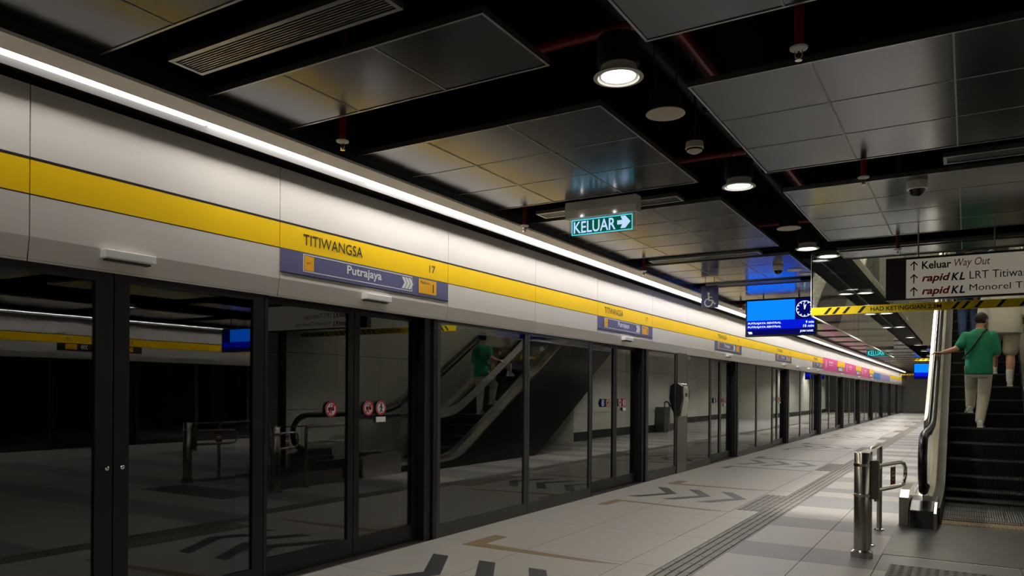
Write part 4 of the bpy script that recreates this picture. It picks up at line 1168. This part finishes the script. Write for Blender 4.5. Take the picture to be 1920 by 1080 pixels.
loft(sh, [(wx_, wy-.01, hz-.12, .225, .17), (wx_, wy-.01, hz+.05, .225, .17), (wx_, wy-.005, hz+.2, .225, .16), (wx_, wy, hz+.36, .23, .145), (wx_, wy+.005, hz+.46, .225, .125), (wx_, wy+.012, hz+.53, .14, .09), (wx_, wy+.02, hz+.58, .072, .07)])
chain(sh, [LS, (wx_-.26, wy-.005, hz+.33), (wx_-.285, wy-.02, hz+.2)], [.095, .092, .086]); chain(sh, [RS, (wx_+.26, wy-.005, hz+.33), (wx_+.285, wy-.02, hz+.2)], [.095, .092, .086])
fuse(sh, 'shirt', 'shirt_white', pw, .012, 5)
so = MB()
loft(so, [(wx_, wy, hz-.14, .185, .14), (wx_, wy, hz+.04, .18, .135)])
chain(so, [RH, (RK[0], RK[1], zw+.56)], [.115, .108]); chain(so, [LH, (LK[0], LK[1]-.01, zw+.78)], [.115, .108])
fuse(so, 'shorts', 'shorts_khaki', pw, .012, 4)
for (f_, zf, kx) in ((RF, zw, RK), (LF, zw+RISE, LK)):
    so = MB(); capsule(so, (f_[0], f_[1], zf+.09), (f_[0], f_[1]+.0, zf+.24), .049, .056); fuse(so, 'sock', 'shoe_white', pw, .01, 2)
    shoe('shoe', (f_[0], f_[1]-.05, zf+.002), -.05, 0, pw)

# two more riders higher up, mostly hidden by the sign
def rider(x, yv, k, top, bottom, label):
    zf = .88+RISE*(k-5)
    t = thing('person', (x, yv, zf), label, 'person', 'people on the escalator')
    hz = zf+.88; b = MB()
    LH, RH = (x-.085, yv, hz), (x+.085, yv, hz); LF, RF = (x-.09, yv-.02, zf+.08), (x+.09, yv+.02, zf+.08)
    chain(b, [LH, (x-.09, yv+.03, zf+.48), LF], [.075, .052, .04]); chain(b, [RH, (x+.09, yv+.05, zf+.48), RF], [.075, .052, .04])
    loft(b, [(x, yv, hz-.08, .15, .1), (x, yv, hz+.35, .17, .1), (x, yv+.01, hz+.5, .15, .085), (x, yv+.02, hz+.57, .06, .055)])
    LS, RS = (x-.19, yv, hz+.47), (x+.19, yv, hz+.47)
    LE, LW = (x-.25, yv-.02, hz+.2), (x-.22, yv+.1, hz-.02); RE, RW = (x+.25, yv-.02, hz+.2), (x+.22, yv+.1, hz-.02)
    chain(b, [LS, LE, LW], [.055, .042, .028]); chain(b, [RS, RE, RW], [.055, .042, .028])
    hand(b, LW, (.1, .3, -1), (1, 0, 0), .3, side=1); hand(b, RW, (-.1, .3, -1), (-1, 0, 0), .3, side=-1)
    capsule(b, (x, yv+.02, hz+.5), (x, yv+.03, hz+.62), .052, .05)
    T = head(b, (x, yv+.04, hz+.70), 0, 0, .96)
    fuse(b, 'body', 'skin', t, .013, 2); hair_cap('hair', T, 'hair', t)
    s = MB(); loft(s, [(x, yv, hz-.1, .19, .13), (x, yv, hz+.2, .19, .125), (x, yv, hz+.44, .2, .115), (x, yv+.01, hz+.53, .12, .085), (x, yv+.02, hz+.57, .066, .064)])
    chain(s, [LS, (x-.25, yv-.02, hz+.22)], [.085, .075]); chain(s, [RS, (x+.25, yv-.02, hz+.22)], [.085, .075]); fuse(s, 'shirt', top, t, .014, 4)
    s = MB(); loft(s, [(x, yv, hz-.13, .16, .115), (x, yv, hz+.03, .16, .115)])
    chain(s, [LH, (x-.09, yv+.03, zf+.48), (LF[0], LF[1], zf+.1)], [.095, .078, .062]); chain(s, [RH, (x+.09, yv+.05, zf+.48), (RF[0], RF[1], zf+.1)], [.095, .078, .062]); fuse(s, 'jeans', bottom, t, .014, 4)
    for f_ in (LF, RF): shoe('shoe', (f_[0], f_[1]-.04, zf+.002), 0, 0, t)
rider(4.14, 15.2, 12, 'navy_cloth', 'denim', 'person in blue jeans high on the escalator, seen under the sign')
rider(4.46, 14.85, 11, 'navy_cloth', 'navy_cloth', 'person in dark navy clothes high on the escalator, behind the green shirt')
